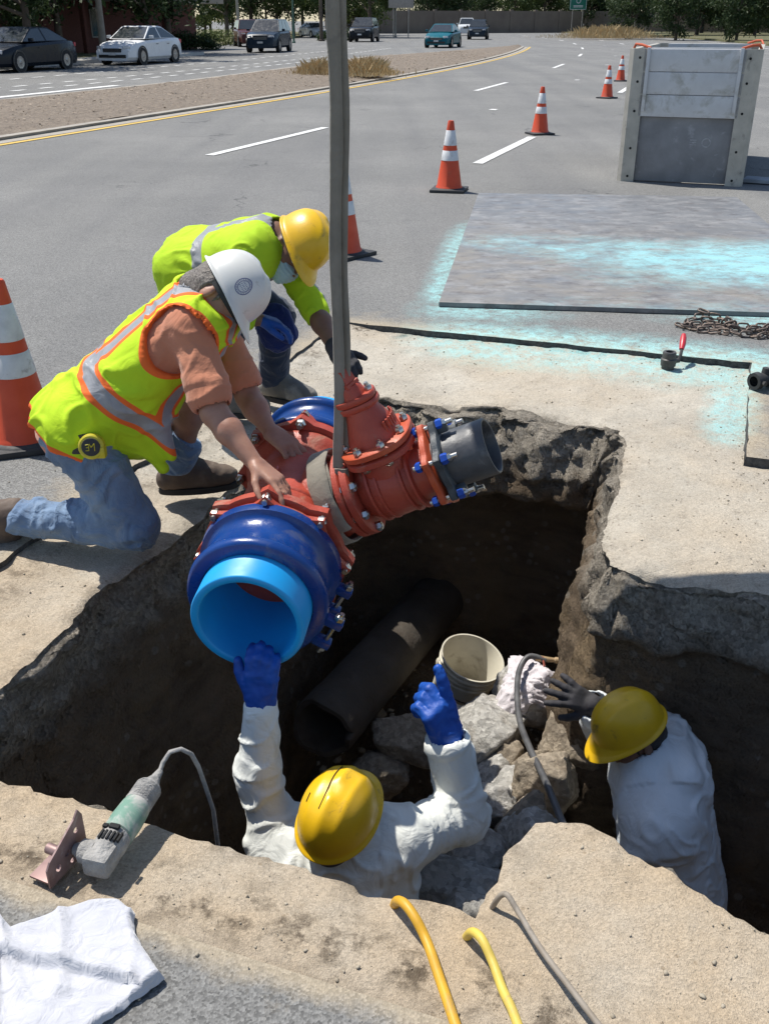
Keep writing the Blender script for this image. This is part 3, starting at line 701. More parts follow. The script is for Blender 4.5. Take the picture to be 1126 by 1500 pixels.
cones = [((-1.575, 3.93), 'big scuffed orange traffic cone just behind the kneeling worker in the vest'), ((-.32, 7.72), 'orange traffic cone partly hidden behind the lifting sling'),
         ((.70, 10.95), 'orange traffic cone standing between the steel plate and the lane line'), ((2.52, 16.8), 'orange traffic cone at the far end of the thick white dash'),
         ((5.28, 24.97), 'orange traffic cone on open asphalt short of the trench box'), ((7.17, 32.2), 'most distant orange traffic cone, close beside the trench box edge')]
for i, ((x, y), lb) in enumerate(cones):
    c = c0 if i == 0 else copy_tree(c0)
    c.location = (x, y, .002); c.rotation_euler = (0, 0, .35+i*.5); tag(c, lb, 'traffic cone', 'orange traffic cones along the lane')
# ------------------------------------------------------------------ trench box
M_ALU = mk('aluminium', (.50, .50, .50), (.60, .60, .60), 4, .6, .1, dirt=(.36, .35, .31), dsc=4, dth=.52)
M_ALUD = mk('dirty_aluminium', (.19, .19, .195), (.26, .26, .265), 5, .7, .1, dirt=(.36, .36, .37), dsc=8, dth=.60)
M_POST = mk('box_post', (.47, .44, .38), (.38, .36, .31), 5, .65, .2, dirt=(.19, .18, .16), dsc=7, dth=.57)
M_TIE = mk('orange_tie', (.55, .10, .03), (.45, .08, .03), 9, .6)
M_HOLE = mk('hole_black', (.012, .012, .012), None, 5, .9)
cx, cy = xy(-.71, 13.4)
tb = empty('trench_box', (cx, cy, 0), -RA, 'pale aluminium trench shoring box standing on the road, darker lower half', 'trench box')
W2, D2, HB = .69, 1.5, 1.37
def lbuild(m, name, mat_, par, sh=38): return m.build(name, mat_, par, sh, False)
ph = HB/6
for s in (-1, 1):                                                # front and back walls of stacked panels
    for k in (1, 3, 4, 5):
        m = MB(); low = k < 3
        m.box((0, s*(D2-(.075 if low else .045)), .01+ph*(k+.5)), (W2-.16, .03 if low else .045, ph*(1.5 if low else .5)-.0035), None, 0, .004)
        lbuild(m, 'panel', M_ALUD if low else M_ALU, tb)
for s in (-1, 1):
    for k in range(6):
        m = MB(); m.box((s*(W2-.03), 0, .01+ph*(k+.5)), (.03, D2-.16, ph/2-.0035), None, 0, .004); lbuild(m, 'panel', M_POST if k > 2 else M_ALUD, tb)
for sx in (-1, 1):
    for sy in (-1, 1):
        m = MB(); poly = [(W2, D2-.17), (W2, D2-.05), (W2-.05, D2), (W2-.19, D2), (W2-.19, D2-.025), (W2-.06, D2-.03), (W2-.03, D2-.06), (W2-.03, D2-.17)]
        poly = [(x*sx, y*sy) for x, y in poly]
        if sx*sy < 0: poly = poly[::-1]
        m.prism(poly, 0, HB+.01); p = lbuild(m, 'corner_post', M_POST, tb, 30)
        h = MB()
        for z in (.06, .36, .75, 1.05, 1.29): h.cyl((sx*(W2-.12), sy*(D2-.004), z), (sx*(W2-.12), sy*(D2+.002), z), .014, None, 10)
        lbuild(h, 'bolt_hole', M_HOLE, p)
    m = MB()
    for sy in (-1,): m.box((sx*(W2-.21), sy*(D2+.012), .75+.32), (.018, .012, .32), None, 0, .004)
    lbuild(m, 'panel_rail', M_ALU, tb)
for sx, sy in ((-1, -1), (1, 1), (1, -1)):
    m = MB(); pts = [(sx*(W2-.02), sy*(D2-.2), HB+.0), (sx*(W2-.05), sy*(D2-.12), HB+.05), (sx*(W2-.12), sy*(D2-.06), HB+.045), (sx*(W2-.22), sy*(D2-.03), HB+.015)]
    m.tube(pts, .014, 8); lbuild(m, 'pin_strap', M_TIE, tb)
m = MB(); m.box((0, -D2+.10, HB+.012), (W2-.17, .006, .01), None, 0, 0); lbuild(m, 'top_lip', M_ALU, tb)
m = MB()                                                        # chalked marks on the lower panel
for z in (.415, .44, .465): m.box((.10, -D2+.0435, z), (.035, .0015, .004))
m.lathe((.24, -D2+.0435, .44), (0, -1, 0), [(0, .038), (.002, .038), (.002, .05), (0, .05)], 20, 0, False)
lbuild(m, 'chalk_mark', mk('chalk', (.42, .42, .43), (.25, .25, .26), 40, .9), tb)

# ------------------------------------------------------------------ steel road plate, plank
def mat_plate():
    m, nt, bs = newmat('road_plate'); co = coord(nt)
    mp = node(nt, 'ShaderNodeMapping'); mp.inputs['Scale'].default_value = (.8, 1.15, 1); mp.inputs['Rotation'].default_value = (0, 0, .1); nt.links.new(co, mp.inputs[0]); sc = mp.outputs[0]
    col = mix(nt, ramp(nt, noise(nt, co, .9, 6, .6), [(.35, 0), (.65, 1)]), (.135, .14, .148), (.185, .188, .192))
    col = mix(nt, mth(nt, 'MULTIPLY', attr(nt, 'rust'), ramp(nt, noise(nt, sc, 2.5, 7, .7, .5), [(.35, 0), (.6, 1)])), col, (.205, .188, .165))
    col = mix(nt, ramp(nt, noise(nt, sc, 6, 7, .75), [(.48, 0), (.70, .8)]), col, (.30, .295, .29))
    col = mix(nt, ramp(nt, noise(nt, sc, 9, 6, .7), [(.52, 0), (.68, .75)]), col, (.10, .09, .09))
    f = mth(nt, 'MULTIPLY', attr(nt, 'paint'), ramp(nt, noise(nt, sc, 3.2, 7, .7, .7), [(.30, .15), (.58, 1.4)]))
    f = mth(nt, 'MULTIPLY', f, ramp(nt, noise(nt, sc, 16, 7, .8), [(.32, .2), (.6, 1)])); col = mix(nt, ramp(nt, f, [(.12, 0), (.9, .85)]), col, (.28, .56, .585))
    put(nt, bs, col, ramp(nt, noise(nt, sc, 5, 5), [(.3, .42), (.7, .75)]), .12)
    bump(nt, bs, noise(nt, sc, 18, 6, .7), .25, .006)
    return m
nu, nv = 64, 96; g = []; pa_, ru_ = [], []
for i in range(nu+1):
    for j in range(nv+1):
        u_, v_ = i/nu, j/nv
        p = [(1-u_)*(1-v_)*PLATE[0][k]+u_*(1-v_)*PLATE[1][k]+u_*v_*PLATE[2][k]+(1-u_)*v_*PLATE[3][k] for k in (0, 1)]
        g.append((p[0], p[1], .032+.002*math.sin(u_*7)*math.sin(v_*5)))
        c = .44-.14*u_; pa_.append(math.exp(-((v_-c)/(.075+.09*u_))**2)*(.35+.95*u_) + .35*math.exp(-((v_-.2)/.12)**2)*math.exp(-((u_-.6)/.35)**2)+.5*math.exp(-(v_/.05)**2)*(u_ > .2)*.6)
        ru_.append(1-sm(v_, .35, .8))
idx = np.arange((nu+1)*(nv+1)).reshape(nu+1, nv+1)
F1 = np.stack([idx[:-1, :-1], idx[1:, :-1], idx[1:, 1:], idx[:-1, 1:]], -1).reshape(-1, 4)
g = np.array(g); top_n = len(g)
rim = list(idx[:, 0]) + list(idx[-1, 1:]) + list(idx[::-1, -1][1:]) + list(idx[0, ::-1][1:-1])
low = g[rim].copy(); low[:, 2] = .004
V2 = np.concatenate([g, g[rim], low]); n = len(rim); o1 = top_n; o2 = top_n+n
F2 = np.array([(o1+i, o2+i, o2+(i+1) % n, o1+(i+1) % n) for i in range(n)])
att = dict(paint=np.concatenate([pa_, np.zeros(2*n)]), rust=np.concatenate([ru_, np.zeros(2*n)]))
pl = obj('steel_plate', mesh_np('steel_plate', V2 - np.array([2., 8.2, 0]), np.concatenate([F1, F2]), mat_plate(), True, att), None, (2., 8.2, 0))
sharpen(pl.data, 50)
tag(pl, 'large steel road plate lying on the asphalt, streaked with turquoise spray paint', 'steel plate')
m = MB(); m.box((0, 0, .03), (.45, .14, .02), None, 0, .004)
pk = m.build('plank', mk('plank_grey', (.30, .33, .36), (.22, .24, .27), 6, .7, bmp=.3, bs_=40)); pk.location = (4.52, 11.40, 0); pk.rotation_euler = (0, 0, -.5)
tag(pk, 'pale grey board lying in the shadow of the trench box', 'board')

# ------------------------------------------------------------------ chain
M_CHAIN = mk('chain_rust', (.10, .075, .06), (.19, .15, .125), 30, .55, .55, bmp=.4, bs_=120)
ch = empty('chain', (2.05, 5.62, 0), label='heap of rusty steel chain lying against the steel plate edge', cat='chain')
lm = MB(); pts = []
for i in range(17):
    a = 2*math.pi*i/16; pts.append((.026*math.copysign(1, math.cos(a))*(math.cos(a)**2 > 1e-9)*.75+.014*math.cos(a), .017*math.sin(a), 0))
lm.tube(pts, .0062, 8, 0, False); link_me = lm.mesh('link', M_CHAIN, 60)
rnd = random.Random(5)
path = [(1.78, 5.70), (1.88, 5.60), (2.0, 5.56), (2.1, 5.50), (2.2, 5.47), (2.32, 5.50), (2.42, 5.52), (2.38, 5.60), (2.26, 5.58), (2.14, 5.62), (2.02, 5.60), (2.08, 5.70), (1.96, 5.80), (1.88, 5.84), (1.98, 5.90), (2.08, 5.84), (2.10, 5.74), (2.0, 5.70), (1.9, 5.72), (1.82, 5.74), (1.80, 5.66), (1.94, 5.66), (2.06, 5.66), (2.2, 5.66), (2.34, 5.66), (2.46, 5.6), (2.44, 5.50), (2.3, 5.44), (2.24, 5.54), (2.16, 5.56), (2.3, 5.6), (2.4, 5.56), (2.5, 5.44), (2.46, 5.38)]
pos = []
for (x0, y0), (x1, y1) in zip(path[:-1], path[1:]):
    d = math.hypot(x1-x0, y1-y0); k = max(1, int(d/.045))
    pos += [(x0+(x1-x0)*i/k, y0+(y1-y0)*i/k, math.atan2(y1-y0, x1-x0)) for i in range(k)]
for i, (x, y, a) in enumerate(pos):
    o = obj('link', link_me, ch); up = y > 5.86
    layer = sum(1 for q in pos[:i] if math.hypot(q[0]-x, q[1]-y) < .03)
    o.location = (x-2.05+rnd.uniform(-.012, .012), y-5.62+rnd.uniform(-.012, .012), .012+(i % 2)*.008+min(layer, 3)*.013+(.036 if y > 5.88 else 0))
    o.rotation_euler = ((i % 2)*1.25+rnd.uniform(-.3, .3), rnd.uniform(-.25, .25), a+rnd.uniform(-.3, .3))

# ------------------------------------------------------------------ ball valve, fittings at the kerb of asphalt
M_CAST = mk('dark_cast', (.06, .058, .056), (.10, .095, .09), 20, .5, .5, bmp=.3, bs_=100)
M_HRED = mk('handle_red', (.55, .03, .045), (.45, .03, .04), 9, .4)
bv = empty('ball_valve', (1.53, 5.02, -.045), label='small steel ball valve with a red lever handle, standing on the concrete', cat='valve')
m = MB(); b0 = np.array((1.53, 5.02, -.045)); m.lathe(b0, (0, 0, 1), [(0, .030), (.004, .034), (.03, .034), (.034, .040), (.07, .042), (.076, .036), (.105, .036), (.11, .033), (.11, .02), (.07, .019)], 24, 0, False); m.build('body', M_CAST, bv)
m = MB(); m.cyl(b0+(.03, .01, .055), b0+(.062, .02, .055), .013); m.build('stem', M_CAST, bv)
m = MB(); m.tube([b0+(.058, .015, .05), b0+(.07, .03, .085), b0+(.082, .06, .11)], .009, 8); m.build('lever', M_CAST, bv)
m = MB(); m.tube([b0+(.078, .055, .105), b0+(.088, .08, .125), b0+(.10, .12, .15), b0+(.106, .14, .162)], [.013, .017, .017, .012], 10); m.build('handle_grip', M_HRED, bv)
def fitting(loc, rz, label):
    r = empty('pipe_coupling', loc, rz, label, 'coupling', 'black couplings at the asphalt edge')
    m = MB(); m.lathe((-.075, 0, .045), (1, 0, 0), [(0, .026), (0, .042), (.03, .044), (.034, .036), (.06, .034), (.09, .036), (.094, .044), (.15, .042), (.15, .026), (.02, .024)], 24, 0, False); lbuild(m, 'body', M_RUB, r)
    m = MB(); m.lathe((0, 0, .05), (.2, 0, 1), [(0, .024), (.05, .024), (.054, .018), (.054, .012)], 16); lbuild(m, 'outlet', M_RUB, r)
    m = MB()
    for s in (-1, 1): m.lathe((s*.055, -.043, .045), (0, -1, 0), [(0, .012), (.014, .012)], 6)
    lbuild(m, 'bolt', M_CAST, r)
fitting((1.90, 4.62, .004), .5, 'black iron coupling with an upright outlet on the asphalt edge'); fitting((2.0, 4.46, .004), -.9, 'black iron coupling lying nearer the white packet on the asphalt')
m = MB(); m.box((0, 0, .018), (.05, .032, .016), None, 0, .007); m.box((.012, .004, .038), (.03, .02, .006), None, 0, .004)
o = m.build('packet', mk('packet_white', (.72, .71, .70), (.6, .6, .6), 8, .7)); o.location = (1.86, 4.22, .003); o.rotation_euler = (0, 0, .7); tag(o, 'small white packet lying on the asphalt near the couplings', 'packet')
m = MB(); m.tube([(-.06, 0, .022), (-.02, .01, .024), (.05, 0, .022)], [.012, .022, .016], 10)
o = m.build('glove_end', M_RUB); o.name = 'grip_tool'; o.location = (1.74, 3.93, .003); o.rotation_euler = (0, 0, .4); tag(o, 'stubby black grip lying beyond the broken asphalt corner', 'tool')

# ------------------------------------------------------------------ towel
M_TOWEL = cloth('towel_white', (.50, .505, .535), (.45, .455, .49), .35, 22, 420, .95, sheen=.5)
poly = [(-1.08, 1.30), (-.92, 1.37), (-.80, 1.395), (-.745, 1.355), (-.68, 1.39), (-.60, 1.425), (-.545, 1.425), (-.515, 1.40), (-.50, 1.35), (-.465, 1.30), (-.42, 1.25), (-.455, 1.215), (-.52, 1.155), (-.60, 1.06), (-.72, .97), (-.95, .93), (-1.1, 1.05)]
pc = np.array(poly); dens = []
for i in range(len(pc)):
    q0, q1 = pc[i], pc[(i+1) % len(pc)]; k = max(2, int(np.linalg.norm(q1-q0)/.008)); dens += [q0+(q1-q0)*t/k for t in range(k)]
dens = np.array(dens); dens += .003*np.stack([vnoise(np.c_[dens*60, dens[:, :1]*0], 3), vnoise(np.c_[dens*60, dens[:, :1]*0], 4)], -1)
cen = np.array((-.76, 1.19)); K = 46; tv = []; tfc = []
for k in range(K+1):
    t = k/K; tv.append(cen + (dens-cen)*t)
tv = np.concatenate(tv); tt = np.repeat(np.arange(K+1)/K, len(dens)); P3 = np.c_[tv, tv[:, :1]*0]
fl = .010*fbm(P3*[9, 14, 1], 3, 61) + .016*np.clip(ridge(np.c_[tv[:, 0]*9+tv[:, 1]*4, tv[:, 1]*2.0, tv[:, 0]*0], 62), 0, 1)**3
def foldline(p, q, w, h, side):                                 # the towel is doubled over along this line
    d, t = seg_d(tv[:, 0], tv[:, 1], p, q); sg = (q[0]-p[0])*(tv[:, 1]-p[1])-(q[1]-p[1])*(tv[:, 0]-p[0])
    s = np.where(sg*side > 0, 1, -1)*d
    return h*sm(s, -w*.35, w*.35) + h*.9*np.exp(-((s-w*.8)/(w*.9))**2)
z = .014 + fl + foldline((-.80, 1.30), (-.50, 1.235), .016, .014, 1) + foldline((-.78, 1.37), (-.66, 1.02), .012, .012, -1) + .01*np.exp(-(seg_d(tv[:, 0], tv[:, 1], (-.86, 1.33), (-.76, 1.05))[0]/.014)**2)
z += foldline((-.525, 1.42), (-.475, 1.2), .008, .006, 1)*.8
z = z*sm(1-tt, -.002, .035) + .004
nd = len(dens); idx = np.arange((K+1)*nd).reshape(K+1, nd); nx_ = np.roll(idx, -1, 1)
TF = np.stack([idx[:-1], idx[1:], nx_[1:], nx_[:-1]], -1).reshape(-1, 4)[nd:]
TF = np.concatenate([TF, np.stack([idx[0], idx[1], nx_[1], nx_[0]], -1)])
to = obj('towel', mesh_np('towel', np.c_[tv, z]-np.array((-.7, 1.2, 0)), TF[:, ::1], M_TOWEL), None, (-.7, 1.2, .004))
bmx = bmesh.new(); bmx.from_mesh(to.data); bmesh.ops.remove_doubles(bmx, verts=bmx.verts, dist=1e-5); bmesh.ops.recalc_face_normals(bmx, faces=bmx.faces)
if sum(f.normal.z for f in bmx.faces) < 0: bmesh.ops.reverse_faces(bmx, faces=bmx.faces)
bmx.to_mesh(to.data); bmx.free()
tag(to, 'crumpled white terry towel lying on the grey asphalt', 'towel')

# ------------------------------------------------------------------ angle grinder
M_GGREEN = mk('tool_green', (.13, .25, .19), (.19, .29, .235), 14, .6, dirt=(.40, .39, .36), dsc=16, dth=.46)
M_GDUST = mk('tool_dusty', (.36, .35, .33), (.24, .235, .225), 30, .85, bmp=.8, bs_=90, bd=.01)
M_GPLATE = mk('guard_steel', (.20, .12, .11), (.29, .20, .19), 16, .5, .4, dirt=(.4, .36, .34), dsc=18, dth=.6)
h0 = np.array((-.605, 1.525, .045)); t0 = np.array((-.548, 1.745, .045)); ga_ = nrm(t0-h0); gs = nrm(np.cross(ga_, (0, 0, 1))); gu = np.cross(gs, ga_)
gr = empty('angle_grinder', (-.59, 1.6, -.03), label='dusty green angle grinder lying at the edge of the trench', cat='power tool')
m = MB(); m.lathe(h0, ga_, [(.055, .030), (.06, .036), (.10, .037), (.145, .034), (.155, .031)], 28); m.build('motor_housing', M_GGREEN, gr, 40)
m = MB(); prof = [(.155, .0315), (.16, .033)] + [(.163+.006*i+(.003 if j else 0), .0325 if j else .0295) for i in range(8) for j in (0, 1)] + [(.215, .029), (.225, .02), (.245, .012), (.27, .008)]
m.lathe(h0, ga_, prof, 24); m.build('handle', M_GDUST, gr, 30)
m = MB(); m.lathe(h0, ga_, [(-.035, .018), (-.03, .026), (.0, .033), (.03, .036), (.056, .034)], 20); m.box(h0 - ga_*.012, (.030, .03, .026), [gs, ga_, gu], 0, .01); m.lathe(h0-gs*.02, -gs, [(0, .028), (.03, .026), (.038, .018), (.05, .012)], 20); m.build('gear_head', M_GDUST, gr, 35)
m = MB()
for k in range(6): m.box(h0 + ga_*(.025+.0) + gs*(.02-.009*k+.01) + gu*.034, (.0022, .012, .004), [gs, ga_, gu])
m.build('vent_slots', M_HOLE, gr)
m = MB(); m.box(h0+ga_*.05+gs*.004+gu*.036, (.012, .006, .004), [gs, ga_, gu], 0, .002); m.box(h0+ga_*.05-gs*.018+gu*.033, (.006, .005, .004), [gs, ga_, gu], 0, .002); m.build('switch', M_HOLE, gr)
# guard: bent plate with holes beside the head
gc = h0 - gs*.078 - ga_*.02; gx = nrm(ga_*.9 + gs*.15); gn = nrm(np.cross(gx, (0, 0, 1))); gy = np.array((0, 0, 1.))
bmq = bmesh.new(); outer = [(-.062, -.05), (.045, -.05), (.06, -.02), (.06, .055), (.05, .075), (.035, .06), (-.05, .015), (-.062, 0)]
vs = [bmq.verts.new((x, y, 0)) for x, y in outer]; ed = [bmq.edges.new((vs[i], vs[(i+1) % len(vs)])) for i in range(len(vs))]
for hx, hy, hr in ((-.03, -.02, .008), (.0, -.005, .008), (.035, .03, .007), (.01, -.035, .006)):
    hv = [bmq.verts.new((hx+hr*math.cos(a), hy+hr*math.sin(a), 0)) for a in [2*math.pi*i/10 for i in range(10)]]; ed += [bmq.edges.new((hv[i], hv[(i+1) % 10])) for i in range(10)]
bmesh.ops.triangle_fill(bmq, edges=ed, use_beauty=True); gg = bmesh.ops.extrude_face_region(bmq, geom=list(bmq.faces))
for e in gg['geom']:
    if isinstance(e, bmesh.types.BMVert): e.co.z += .004
bmesh.ops.recalc_face_normals(bmq, faces=bmq.faces); bmq.verts.index_update()
gv = [gc + gx*w.co.x + gy*(w.co.y+.012) + gn*w.co.z for w in bmq.verts]; gf = [tuple(w.index for w in f.verts) for f in bmq.faces]; bmq.free()
part(gr, 'guard_plate', gv, gf, M_GPLATE, False)
m = MB(); m.box(gc + gx*-.005 + gy*-.036 + gn*-.03, (.05, .003, .03), [gx, gy, gn], 0, .0015); m.cyl(gc-gn*.0, gc + gn*-.05, .012, None, 12); m.build('guard_foot', M_GPLATE, gr)
m = MB(); tail = h0+ga_*.268; m.tube([tail, tail+ga_*.02+(0, 0, .012), tail+(.022, .03, .035), tail+(.048, .035, .04), tail+(.07, .04, .02), tail+(.082, .05, -.03), tail+(.09, .062, -.1), tail+(.10, .08, -.2), tail+(.10, .10, -.5), tail+(.12, .2, -1.2)], .0058, 8); m.build('cord', M_GDUST, gr, 60)

# ------------------------------------------------------------------ hoses over the edge of the trench
def bez(pts, n=40):
    P = [np.array(p, float) for p in pts]; out_ = []
    for i in range(len(P)-1):
        p0 = P[max(i-1, 0)]; p1 = P[i]; p2 = P[i+1]; p3 = P[min(i+2, len(P)-1)]; k = max(4, n//(len(P)-1))
        for j in range(k):
            t = j/k; out_.append(.5*((2*p1)+(-p0+p2)*t+(2*p0-5*p1+4*p2-p3)*t*t+(-p0+3*p1-3*p2+p3)*t**3))
    return out_ + [P[-1]]
def hose(name, pts, r, mat_, label, cat, group=None, extra=None):
    base = np.array(pts[-1], float); m = MB(); m.tube([q-base for q in bez(pts, 60)], r, 12); o = m.build(name, mat_, None, 70); o.location = base
    return tag(o, label, cat, group)
M_HYEL = mk('hose_yellow', (.62, .34, .02), (.5, .27, .02), 14, .5, dirt=(.33, .22, .08), dsc=20, dth=.57)
M_HYEL2 = mk('hose_pale_yellow', (.62, .47, .08), (.52, .38, .07), 14, .55, dirt=(.36, .28, .12), dsc=20, dth=.57)
M_HGREY = mk('hose_grey', (.21, .175, .135), (.28, .25, .21), 20, .7, dirt=(.12, .1, .08), dsc=18, dth=.56)
M_HBLK = mk('hose_black', (.06, .06, .062), (.10, .10, .10), 20, .5, dirt=(.17, .165, .155), dsc=18, dth=.60)
hose('air_hose', [(.02, 1.62, -.75), (.015, 1.55, -.3), (.02, 1.475, -.06), (.035, 1.425, .018), (.06, 1.385, .022), (.085, 1.34, .002), (.105, 1.26, .004), (.128, 1.16, .012), (.17, .98, .014), (.2, .7, .014)], .0105, M_HYEL, 'orange-yellow air hose bending over the trench edge behind the worker in white', 'hose')
hose('air_hose', [(.16, 1.52, -.6), (.165, 1.45, -.2), (.172, 1.375, -.02), (.19, 1.335, .022), (.21, 1.29, .010), (.225, 1.23, .004), (.242, 1.16, .012), (.27, 1.0, .014), (.3, .7, .014)], .0095, M_HYEL2, 'paler yellow hose crossing the edge at the notch by the big block', 'hose')
hose('cord', [(.235, 1.62, -.6), (.228, 1.53, -.2), (.232, 1.47, -.05), (.253, 1.45, .012), (.275, 1.415, .004), (.31, 1.33, -.002), (.35, 1.24, .006), (.39, 1.155, .012), (.47, 1.0, .014), (.55, .7, .014)], .0062, M_HGREY, 'thin grey-brown cord looped over the corner of the big block', 'cord')

# ------------------------------------------------------------------ rubble
def mat_rock(nm, c1, c2, dirt):
    m, nt, bs = newmat(nm); co = coord(nt); sp, dist = aggregate(nt, co, 55, .7, 1.25)
    col = mix(nt, ramp(nt, noise(nt, co, 6, 7, .7), [(.3, 0), (.7, 1)]), c1, c2); col = mix(nt, 1, col, sp, 'MULTIPLY')
    col = mix(nt, ramp(nt, noise(nt, co, 4, 6, .65, .4), [(.5, 0), (.66, .85)]), col, dirt)
    put(nt, bs, col, .95); bs.inputs['Specular IOR Level'].default_value = .15
    bump(nt, bs, noise(nt, co, 45, 7, .75), .9, .02); bump(nt, bs, dist, .4, .005); return m
M_ROCK = mat_rock('rubble_grey', (.36, .345, .31), (.54, .52, .48), (.29, .245, .19)); M_ROCKB = mat_rock('rubble_brown', (.29, .24, .18), (.43, .365, .28), (.20, .155, .11))
bmi = bmesh.new(); bmesh.ops.create_icosphere(bmi, subdivisions=5, radius=1); ICO = np.array([v.co for v in bmi.verts]); ICOF = np.array([[v.index for v in f.verts] for f in bmi.faces]); bmi.free()
ROCKS = []
def rock_r(D, seed):
    rg = np.random.default_rng(seed); n = rg.normal(size=(13, 3)); n /= np.linalg.norm(n, axis=1)[:, None]; d = rg.uniform(.68, 1.0, 13)
    c = D @ n.T; r = np.where(c > .05, d/np.maximum(c, .05), 9).min(1); r = np.minimum(r, 1.35)
    return r*(1 + .10*fbm(D*2.4+seed, 4, seed) + .05*fbm(D*9+seed, 3, seed+1) + .018*vnoise(D*26, seed))
def rotm(seed):
    rg = np.random.default_rng(seed+900); q = rg.normal(size=4); q /= np.linalg.norm(q); return np.array(V.__class__ and Matrix.Identity(3)) if False else np.array(__import__('mathutils').Quaternion(q).to_matrix())
def rock(a, b, z, rx, ry, rz_, seed, mat_, label, tilt=None):
    D = ICO; v = D*rock_r(D, seed)[:, None]*np.array((rx, ry, rz_)); Rm = tilt if tilt is not None else np.array(Matrix.Rotation(seed*1.3, 3, 'Z') @ Matrix.Rotation(.35*math.sin(seed*2.1), 3, 'X') @ Matrix.Rotation(.3*math.cos(seed*1.7), 3, 'Y'))
    v = v @ Rm.T; x, y = xy(a, b)
    o = obj('concrete_chunk', mesh_np('concrete_chunk', v, ICOF, mat_), None, (x, y, z)); tag(o, label, 'rubble', 'broken concrete in the trench'); ROCKS.append((x, y, z, rx, seed, Rm, (rx, ry, rz_))); return o
RL = [(-.66, 3.18, -1.10, .19, .13, .11, 1, 0, 'flat grey concrete chunk beside the bucket, under the rag-draped one'), (-.52, 3.40, -1.02, .13, .12, .15, 2, 0, 'upright grey concrete chunk with the white rag on it'),
      (-.85, 3.42, -1.32, .12, .11, .10, 3, 0, 'grey chunk right in front of the white bucket'), (-1.10, 3.36, -1.42, .12, .10, .10, 4, 1, 'brown clod left of the raised blue glove'),
      (-1.18, 3.24, -1.56, .10, .12, .08, 5, 1, 'dark brown clod lowest down near the old pipe'), (-.60, 2.90, -1.12, .09, .07, .07, 6, 0, 'small pale chunk beside the raised white forearm'),
      (-.54, 2.62, -.98, .10, .07, .06, 7, 0, 'thin grey chunk leaning on the brown slab'), (-.40, 2.56, -.98, .10, .07, .17, 8, 1, 'tall brown slab of broken base standing near the big block'),
      (-.56, 2.44, -1.00, .11, .09, .08, 9, 0, 'blocky grey chunk midway up the rubble heap'), (-.50, 2.22, -.98, .14, .12, .10, 10, 0, 'broad grey chunk nearest the white suit sleeve hem'),
      (-.42, 2.92, -1.05, .11, .08, .10, 11, 1, 'brown chunk in shade below the black hose'), (-.34, 2.28, -1.12, .10, .09, .12, 12, 1, 'shaded chunk wedged against the big block'),
      (-.72, 2.72, -1.36, .11, .10, .08, 13, 1, 'half-buried brown chunk at the foot of the heap'), (-.56, 1.98, -1.20, .13, .12, .12, 14, 0, 'dark grey chunk low in the notch under the cord'),
      (-.44, 3.72, -1.30, .12, .12, .14, 15, 1, 'brown chunk against the right trench wall behind the rag'), (-.32, 3.05, -.95, .10, .08, .16, 16, 1, 'broken base piece standing at the trench corner')]
RL += [(-.35, 2.46, -.97, .12, .10, .11, 21, 0, 'pale chunk under the black hose beside the tall slab'), (-.36, 2.78, -.95, .11, .09, .12, 22, 1, 'tan chunk against the side trench mouth under the hose'),
       (-.47, 2.10, -.94, .10, .09, .08, 23, 0, 'pale chunk on top of the broad grey one'), (-.36, 2.00, -.95, .09, .08, .10, 24, 0, 'grey chunk tucked under the rim of the big block'), (-.64, 2.32, -1.18, .12, .10, .09, 25, 0, 'grey chunk behind the bent elbow of the white suit'),
       (-.49, 2.80, -1.02, .09, .08, .07, 26, 0, 'small angular chunk midway between rag and brown slab'), (-.56, 3.03, -1.12, .09, .07, .07, 27, 1, 'small tan chunk at the foot of the rag-draped one'), (-.72, 2.52, -1.34, .12, .11, .08, 28, 1, 'flat tan chunk low in the pit by the raised forearm')]
for a, b, z, rx, ry, rz_, sd, mt, lb in RL: rock(a, b, z+.07, rx*1.15, ry*1.15, rz_*1.12, sd, (M_ROCK, M_ROCKB)[mt], lb)
# slab of broken asphalt overhanging in the side trench
# pebbles and crumbs
rg = np.random.default_rng(8); bmi = bmesh.new(); bmesh.ops.create_icosphere(bmi, subdivisions=1, radius=1); I1 = np.array([v.co for v in bmi.verts]); I1F = np.array([[v.index for v in f.verts] for f in bmi.faces]); bmi.free()
pv = []; pf = []; cnt = 0
def crumbs(n, fn, s0, s1):
    global cnt
    for _ in range(n):
        x, y, z = fn(); s = s0*(s1/s0)**(rg.random()**2.2); v = I1*(1+.25*rg.normal(size=(len(I1), 1)))*np.array((s, s*rg.uniform(.6, 1), s*rg.uniform(.4, .8)))
        c_, s_ = math.cos(rg.random()*6), math.sin(rg.random()*6); v = np.c_[v[:, 0]*c_-v[:, 1]*s_, v[:, 0]*s_+v[:, 1]*c_, v[:, 2]]
        pv.append(v+np.array((x, y, z))); pf.append(I1F+cnt); cnt += len(I1)
def on_ring():
    while True:
        a, b = rg.uniform(-2.2, 1.2), rg.uniform(1.14, 5.38)
        if not bool(in_ring(np.float64(a), np.float64(b))): continue
        if pit_d(np.array([a]), np.array([b]))[0] <= .01: continue
        if rg.random() > .25 + .75*math.exp(-abs(min(a+2.2, 5.4-b, b-1.14, abs(a-.18)))/.08): continue
        x, y = xy(*[float(q[0]) for q in warp(np.array([a]), np.array([b]))]); return x, y, float(ring_z(np.array([a]), np.array([b]), pit_d(np.array([a]), np.array([b])))[0])+.002
def on_road():
    while True:
        a, b = rg.uniform(-2.6, 1.2), rg.uniform(.5, 5.9)
        if bool(in_ring(np.float64(a), np.float64(b))): continue
        d = max(-2.2-a, a-.18 if b > 4.06 else a-2.2, 1.14-b, b-5.4)
        if rg.random() > math.exp(-d/.2): continue
        return (*xy(a, b), .003)
